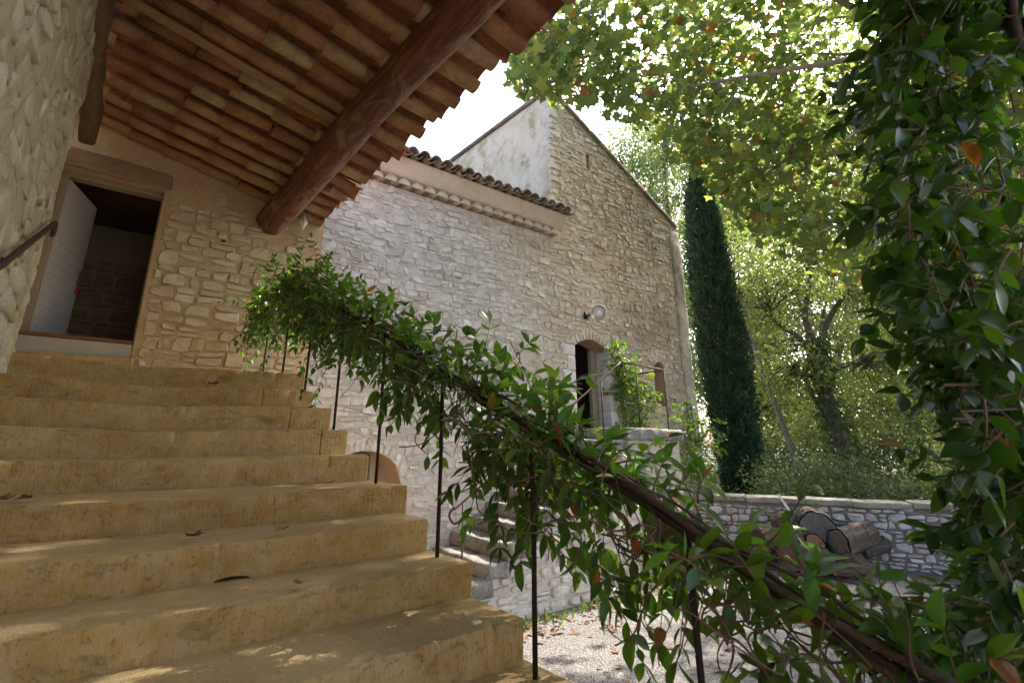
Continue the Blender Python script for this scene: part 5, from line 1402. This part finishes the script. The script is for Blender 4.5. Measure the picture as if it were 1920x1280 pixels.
# ------------------------------------------------------------------ fallen leaves, weeds, a pebble
r = np.random.default_rng(91)
m = 420; P = np.column_stack([r.uniform(3, 14, m), r.uniform(-1, 6.5, m), np.full(m, GZ + 0.012)])
k2 = 480; t = r.uniform(0, 1, k2); e = np.where(r.random(k2) < 0.5, 1, 0)
P2 = np.column_stack([np.where(e, r.uniform(4, 10.6, k2), ga[0] + gdir[0] * t * GL + gn[0] * (0.2 + abs(r.normal(0, 0.45, k2)))), np.where(e, 5.85 - abs(r.normal(0, 0.35, k2)), ga[1] + gdir[1] * t * GL + gn[1] * (0.2 + abs(r.normal(0, 0.45, k2)))), GZ + r.uniform(0.01, 0.05, k2)])
P = np.concatenate([P, P2]); m = len(P); Dl = np.column_stack([r.normal(0, 1, m), r.normal(0, 1, m), r.normal(0, 0.15, m)])
W, F, T = leaf_cloud('plane', P, frames(Dl, np.array([0, 0, 1.0]) + r.normal(0, 0.25, (m, 3))), r.uniform(0.05, 0.115, m), r.random(m))
lit = link('leaf_litter', make_mesh('leaf_litter', W, F, T), None, M['dry_leaf']); kind(lit, 'stuff'); lit['label'] = 'brown fallen plane leaves scattered over the gravel'; lit['category'] = 'leaf litter'
SPOTS = [('pale dry leaf at the far left of the sixth step', 22, 941, 5, 0.10), ('small dry leaf beside another at the left of the sixth step', 62, 938, 5, 0.07), ('brown curled leaf near the top, on the second step', 410, 719, 1, 0.10),
         ('orange leaf curled in the middle of the seventh step', 377, 1013, 6, 0.08), ('dark red leaf on the seventh step, right of the orange one', 546, 999, 6, 0.075), ('small orange leaf on the eighth step below the open joint', 571, 1110, 7, 0.06), ('brown leaf at the right end of the sixth step', 612, 909, 5, 0.07)]
for k, (lab, u, v, si, L) in enumerate(SPOTS):
    zt = Z[si] + 0.004
    p = on_z(u, v, zt) if zt < -0.15 else np.array([0.85, YR[1] + 0.12, Z[1] + 0.01])
    p[1] = min(max(p[1], YR[si] + 0.04), YR[si - 1] - 0.03)
    V, F = TPL['plane']; V = V * L; V[:, 2] += 0.35 * np.abs(V[:, 1]) + 0.01; a = r.uniform(0, TAU); c_, s_ = math.cos(a), math.sin(a)
    V = np.column_stack([V[:, 0] * c_ - V[:, 1] * s_, V[:, 0] * s_ + V[:, 1] * c_, V[:, 2]])
    o = link('dry_leaf', Bag().add(V, F, 0.13 * k).mesh('dry_leaf'), None, M['dry_leaf'], Matrix.Translation(p)); tag(o, lab, 'leaf', 'dry leaves on the stone steps')
p = on_z(893, 1163, Z[8] + 0.01); V, F = rough_box(-0.02, 0.02, -0.013, 0.013, 0, 0.014, 0.006, 0.006, 0.001, 40, 3)
o = link('pebble', Bag().add(V, F, 0.9).mesh('pebble', True), None, M['reveal_stone'], Matrix.Translation((p[0], p[1], Z[8] - 0.004))); tag(o, 'single pale pebble near the right end of the lowest clear step', 'pebble')
m = 500; X = np.concatenate([r.uniform(4.2, 9.5, 300), r.uniform(8, 10.6, 200)]); P = np.column_stack([X, 5.8 - abs(r.normal(0, 0.12, m)), np.full(m, GZ)])
W, F, T = leaf_cloud('spray', P, frames(np.column_stack([r.normal(0, 0.35, m), r.normal(-0.2, 0.35, m), np.ones(m)]), r.normal(0, 1, (m, 3))), r.uniform(0.05, 0.16, m), r.random(m))
wd = link('weeds', make_mesh('weeds', W, F, T), None, M['grass_blade']); kind(wd, 'stuff'); wd['label'] = 'thin green weeds along the foot of the courtyard steps'; wd['category'] = 'weeds'
